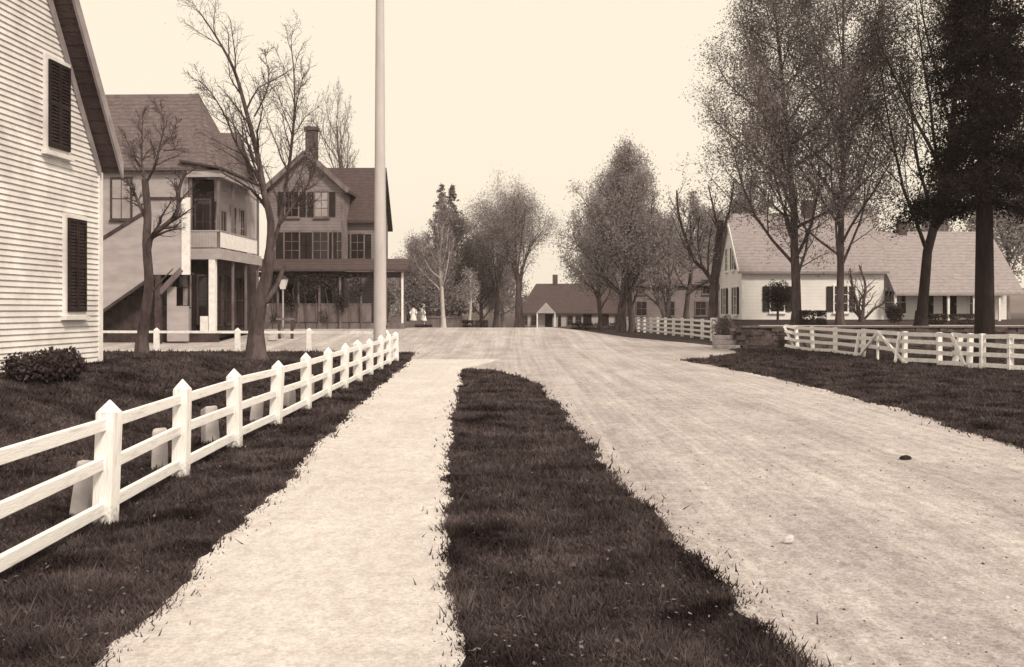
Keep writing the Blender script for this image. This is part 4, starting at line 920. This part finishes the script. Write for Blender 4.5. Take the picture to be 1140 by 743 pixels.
# ------------------------------------------------------------------ shrubs and hedges
def shrub(seed, x, y, rx, ry, hh_, m, n, size, name, label, group=None, stem=0, boxy=False):
    g_ = np.random.default_rng(seed); z = h(x, y); rt = empty(name, (x, y, z), 0, label, 'hedge' if 'hedge' in name else 'shrub', group); T = Tree(seed)
    for k in range(14 if not stem else 1):
        a = g_.random() * 6.28; f = g_.random() * .7
        T.tube([[0, 0, -.1], [math.cos(a) * rx * f * .5, math.sin(a) * ry * f * .5, hh_ * .45], [math.cos(a) * rx * f, math.sin(a) * ry * f, hh_ * (.9 if not stem else .6) + stem]] if not stem else [[0, 0, -.1], [0, 0, stem + .2 * hh_]], [.025, .018, .008] if not stem else [.09, .07], 5, False)
    V, F_ = T.mesh(T.T); npmesh('stem', V, F_, 4, [M['bark']], parent=rt)
    if boxy: C = (g_.random((n, 3)) * 2 - 1) ; C = np.sign(C) * np.abs(C) ** .6
    else:
        C = g_.normal(0, 1, (n, 3)); C /= np.linalg.norm(C, axis=1)[:, None]; C *= g_.random((n, 1)) ** .4 * (1 + .22 * np.sin(C[:, :1] * 5 + seed) * np.sin(C[:, 1:2] * 6))
    C = C * [rx, ry, hh_ / 2] + [0, 0, hh_ / 2 + stem]; u = g_.normal(0, 1, (n, 3)); u /= np.linalg.norm(u, axis=1)[:, None]; v = np.cross(u, g_.normal(0, 1, (n, 3))); v /= np.linalg.norm(v, axis=1)[:, None]
    sz = size * (.5 + g_.random((n, 1))); V = np.stack([C - u * sz, C - v * sz * .5, C + u * sz, C + v * sz * .5], 1).reshape(-1, 3)
    npmesh('foliage', V, np.arange(4 * n).reshape(n, 4), 4, [m], parent=rt)
    return rt
shrub(201, PX(66, 16.2), 16.2, .42, .45, .55, M['leafdark'], 3000, .035, 'shrub', 'dark ragged shrub at the foot of the white clapboard wall')
shrub(202, PX(38, 15.6), 15.6, .5, .5, .5, M['leafdark'], 2500, .035, 'shrub', 'low dark shrub left of the ragged one by the clapboard wall')
shrub(203, PX(905, 51), 51, .62, .5, .75, M['leafdark'], 2500, .05, 'shrub', 'dark clipped shrub between the two maples on the terrace', boxy=True)
shrub(204, PX(866, 59), 59, .95, .7, 1.75, M['leafdark'], 4000, .06, 'shrub', 'round clipped shrub on a bare stem before the white house window', stem=.75)
shrub(205, PX(996, 54), 54, .5, .5, 1.1, M['leafdark'], 2000, .05, 'shrub', 'dark upright shrub in front of the porch wing window')
shrub(206, PX(806, 52), 52, .7, .7, 1.5, M['leaf'], 1800, .06, 'shrub', 'bushy shrub at the end of the white four rail fence')
shrub(207, PX(529, 71), 71, .95, .4, .55, M['leafdark'], 2500, .05, 'low_hedge', 'low dark hedge right of the plank fence', boxy=True)
shrub(208, PX(458, 64.5), 64.5, 1.4, .3, .2, M['leafdark'], 2500, .05, 'low_hedge', 'low dark hedge in front of the two children', boxy=True)
shrub(209, PX(1060, 52), 52, 1.3, .5, .55, M['leafdark'], 2500, .05, 'low_hedge', 'low hedge in front of the porch doors', boxy=True)
shrub(210, PX(672, 88), 88, 3.0, .8, .6, M['leafdark'], 3000, .07, 'low_hedge', 'low hedge along the road before the cottage', boxy=True)
# vines on the porch of the gabled house
rt = empty('porch_vines', (PX(352, 57.8), 57.9, .9), 0, 'dark vines covering the front porch of the gabled house', 'vine')
g_ = np.random.default_rng(9); n = 9000; C = np.stack([(g_.random(n) - .5) * 5.6, g_.normal(0, .07, n), .2 + g_.random(n) * 3.0], 1)
C = C[(np.sin(C[:, 0] * 3.1) * np.sin(C[:, 2] * 2.3 + C[:, 0]) + g_.normal(0, .25, n) + (C[:, 2] - 2.2) * .5) > .1]; n = len(C); u = g_.normal(0, 1, (n, 3)); u /= np.linalg.norm(u, axis=1)[:, None]; v = np.cross(u, g_.normal(0, 1, (n, 3))); v /= np.linalg.norm(v, axis=1)[:, None]
V = np.stack([C - u * .07, C - v * .04, C + u * .07, C + v * .04], 1).reshape(-1, 3); npmesh('foliage', V, np.arange(4 * n).reshape(n, 4), 4, [M['leafdark']], parent=rt)
T = Tree(4)
for k in range(9): xx = -2.7 + k * .67; T.tube([[xx, 0, -.6], [xx + .1, 0, 1], [xx - .1, 0, 2.2], [xx + .2, 0, 3.2]], [.03, .025, .02, .01], 5, False)
V, F_ = T.mesh(T.T); npmesh('stem', V, F_, 4, [M['bark']], parent=rt)
# ------------------------------------------------------------------ flagpole, lamp, hitching rail, stones
px_, d_ = 423, 37.5; x_ = PX(px_, d_)
rt = empty('flagpole', (x_, d_, h(x_, d_)), 0, 'very tall white painted wooden flagpole behind the end of the fence', 'flagpole')
mb = MB(); mb.lathe([(.262, -.4), (.26, .0), (.235, 4), (.175, 13), (.15, 16), (.09, 21), (.06, 24)], 20); mb.build('pole', mat('pole_paint', .46, .58, 1.2, (1, 1, .3)), rt, smooth=True)
mb = MB(); mb.lathe([(.02, 24.0), (.12, 24.06), (.16, 24.2), (.12, 24.34), (.01, 24.4)], 16); mb.build('ball_cap', M['white'], rt, smooth=True)
mb = MB(); mb.beam((.255, -.05, 1.3), (.215, -.04, 13), .007, .007); mb.beam((.215, -.04, 13), (.08, -.02, 23.9), .007, .007); mb.build('halyard', M['white'], rt)
mb = MB(); mb.box(.245, .29, -.07, -.03, 1.2, 1.24); mb.box(.27, .29, -.062, -.038, 1.1, 1.34); mb.build('cleat', M['darkwood'], rt)
d_ = 50.5; x_ = PX(315, d_); z_ = h(x_, d_)
rt = empty('street_lamp', (x_, d_, z_), 0, 'slim post lamp with tapered glass lantern beside the forked tree', 'street lamp')
mb = MB(); mb.lathe([(.09, -.1), (.08, .3), (.05, .5), (.045, 2.5), (.06, 2.6)], 10); mb.build('post', M['palewall'], rt)
mb = MB(); i = 0
mb.v += [(sx * .11, sy * .11, 2.62) for sx, sy in ((-1, -1), (1, -1), (1, 1), (-1, 1))] + [(sx * .23, sy * .23, 3.15) for sx, sy in ((-1, -1), (1, -1), (1, 1), (-1, 1))]
mb.f += [(0, 1, 5, 4), (1, 2, 6, 5), (2, 3, 7, 6), (3, 0, 4, 7), (0, 3, 2, 1), (4, 5, 6, 7)]; mb.m += [0] * 6; ln = mb.build('lantern', M['lamp'], rt)
mb = MB(); mb.v += [(sx * .26, sy * .26, 3.153) for sx, sy in ((-1, -1), (1, -1), (1, 1), (-1, 1))] + [(0, 0, 3.4)]; mb.f += [(0, 1, 4), (1, 2, 4), (2, 3, 4), (3, 0, 4), (3, 2, 1, 0)]; mb.m += [0] * 5; mb.build('lantern_cap', M['darkwood'], ln)
rt = empty('hitching_rail', (PX(318, 50), 50, h(PX(318, 50), 50)), 0, 'dark wooden hitching rail under the post lamp', 'hitching rail')
for s in (-.34, .34): mb = MB(); mb.box(s - .07, s + .07, -.07, .07, -.2, 1.0); mb.build('post', M['darkwood'], rt)
mb = MB(); mb.box(-.5, .5, -.05, .05, 1.002, 1.1); mb.build('rail', M['midwood'], rt)
mb = MB(); mb.box(-.17, .17, -.2, .2, 0, .42); mb.box(-.19, .19, -.22, .22, .422, .5); mb.box(-.17, .17, -.55, -.203, 0, .22)
o = mb.build('mounting_block', M['palestone'], None, loc=(PX(305, 49), 49, h(PX(305, 49), 49) + .02), bevel=.02); tag(o, 'small pale stepped block left of the hitching rail', 'mounting block')
rock('road_stone', (PX(878, 7.62), 7.62, .045), (.055, .03, .03), 1, M['palestone'], 'pale flat stone lying alone on the near dirt road', 'stone', seed=3)
rock('dirt_clod', (PX(1008, 11.9), 11.9, .035), (.075, .04, .03), 1, M['darkbark'], 'dark clod lying on the dirt road toward the right edge', 'clod', seed=5)
rock('lawn_stone', (PX(637, 7.0), 6.9, .03), (.028, .022, .018), 1, M['stone'], 'small pale stone in the grass strip near the camera', 'stone', seed=8)
# ------------------------------------------------------------------ the two children in white
def person(px, d, hgt, face, lean, label):
    x = PX(px, d); z = h(x, d); k = hgt / 1.7; rt = empty('person', (x, d, z + .02), face, label, 'person', 'two children in white by the hedge')
    J = [(0, 0, .92), (0, .01, 1.15), (0, 0, 1.38), (0, 0, 1.47), (0, -.01, 1.58), (.09, 0, .88), (.10, -.02, .48), (.10, .02, .08), (.10, -.13, .04), (-.09, 0, .88), (-.10, .04, .48), (-.10, .07, .08), (-.10, -.07, .04),
         (.18, 0, 1.36), (.24, .03, 1.10), (.22, -.10, .86), (.22, -.13, .78), (-.18, 0, 1.36), (-.25, .02, 1.10), (-.20, -.14, .90), (-.19, -.18, .82)]
    E = [(0, 1), (1, 2), (2, 3), (3, 4), (0, 5), (5, 6), (6, 7), (7, 8), (0, 9), (9, 10), (10, 11), (11, 12), (2, 13), (13, 14), (14, 15), (15, 16), (2, 17), (17, 18), (18, 19), (19, 20)]
    rad = [.12, .11, .12, .05, .095, .09, .06, .04, .035, .09, .06, .04, .035, .05, .038, .028, .03, .05, .038, .028, .03]
    me = bpy.data.meshes.new('body'); me.from_pydata([(a * k, b * k - lean * max(0, c - .9) * k, c * k) for a, b, c in J], E, []); me.materials.append(M['skin'])
    o = bpy.data.objects.new('body', me); col.objects.link(o); o.parent = rt
    m_ = o.modifiers.new('skin', 'SKIN'); m_.use_smooth_shade = True
    for v, r_ in zip(me.skin_vertices[0].data, rad): v.radius = (r_ * k, r_ * k)
    me.skin_vertices[0].data[0].use_root = True
    s_ = o.modifiers.new('sub', 'SUBSURF'); s_.levels = 1; s_.render_levels = 2
    mb = MB(); mb.lathe([(.29 * k, .50 * k), (.27 * k, .62 * k), (.20 * k, .88 * k), (.145 * k, 1.0 * k), (.16 * k, 1.15 * k), (.175 * k, 1.30 * k), (.10 * k, 1.42 * k), (.065 * k, 1.45 * k)], 18)
    mb.v = [(a, b * .75 - lean * max(0, c - .9 * k), c) for a, b, c in mb.v]
    for s in (-1, 1): mb.beam((s * .15 * k, -lean * .45 * k, 1.37 * k), (s * .25 * k, .02 * k - lean * .2 * k, 1.08 * k), .12 * k, .12 * k)
    mb.build('dress', M['cloth'], rt, smooth=True)
    mb = MB(); mb.lathe([(.085 * k, 1.56 * k), (.112 * k, 1.62 * k), (.10 * k, 1.69 * k), (.04 * k, 1.73 * k)], 14, (0, .02 * k - lean * .7 * k)); mb.build('hair', M['hair'], rt, smooth=True)
person(460, 66, 1.55, R(20), .12, 'left child in a white frock standing before the dark trees')
person(471.5, 66, 1.50, R(-40), .35, 'right child in white bending forward beside the other')


# ------------------------------------------------------------------ haze
mb = MB(); mb.box(-330, 330, -60, 500, -8, 45); hz = mb.build('haze', []); tag(hz, kind='stuff')
hm = bpy.data.materials.new('haze_air'); hm.use_nodes = True; n_ = hm.node_tree.nodes; n_.clear()
pv = n_.new('ShaderNodeVolumePrincipled'); pv.inputs['Color'].default_value = (1, .93, .86, 1); pv.inputs['Density'].default_value = .0004; pv.inputs['Anisotropy'].default_value = .1
ou = n_.new('ShaderNodeOutputMaterial'); hm.node_tree.links.new(pv.outputs[0], ou.inputs['Volume']); hz.data.materials.append(hm)
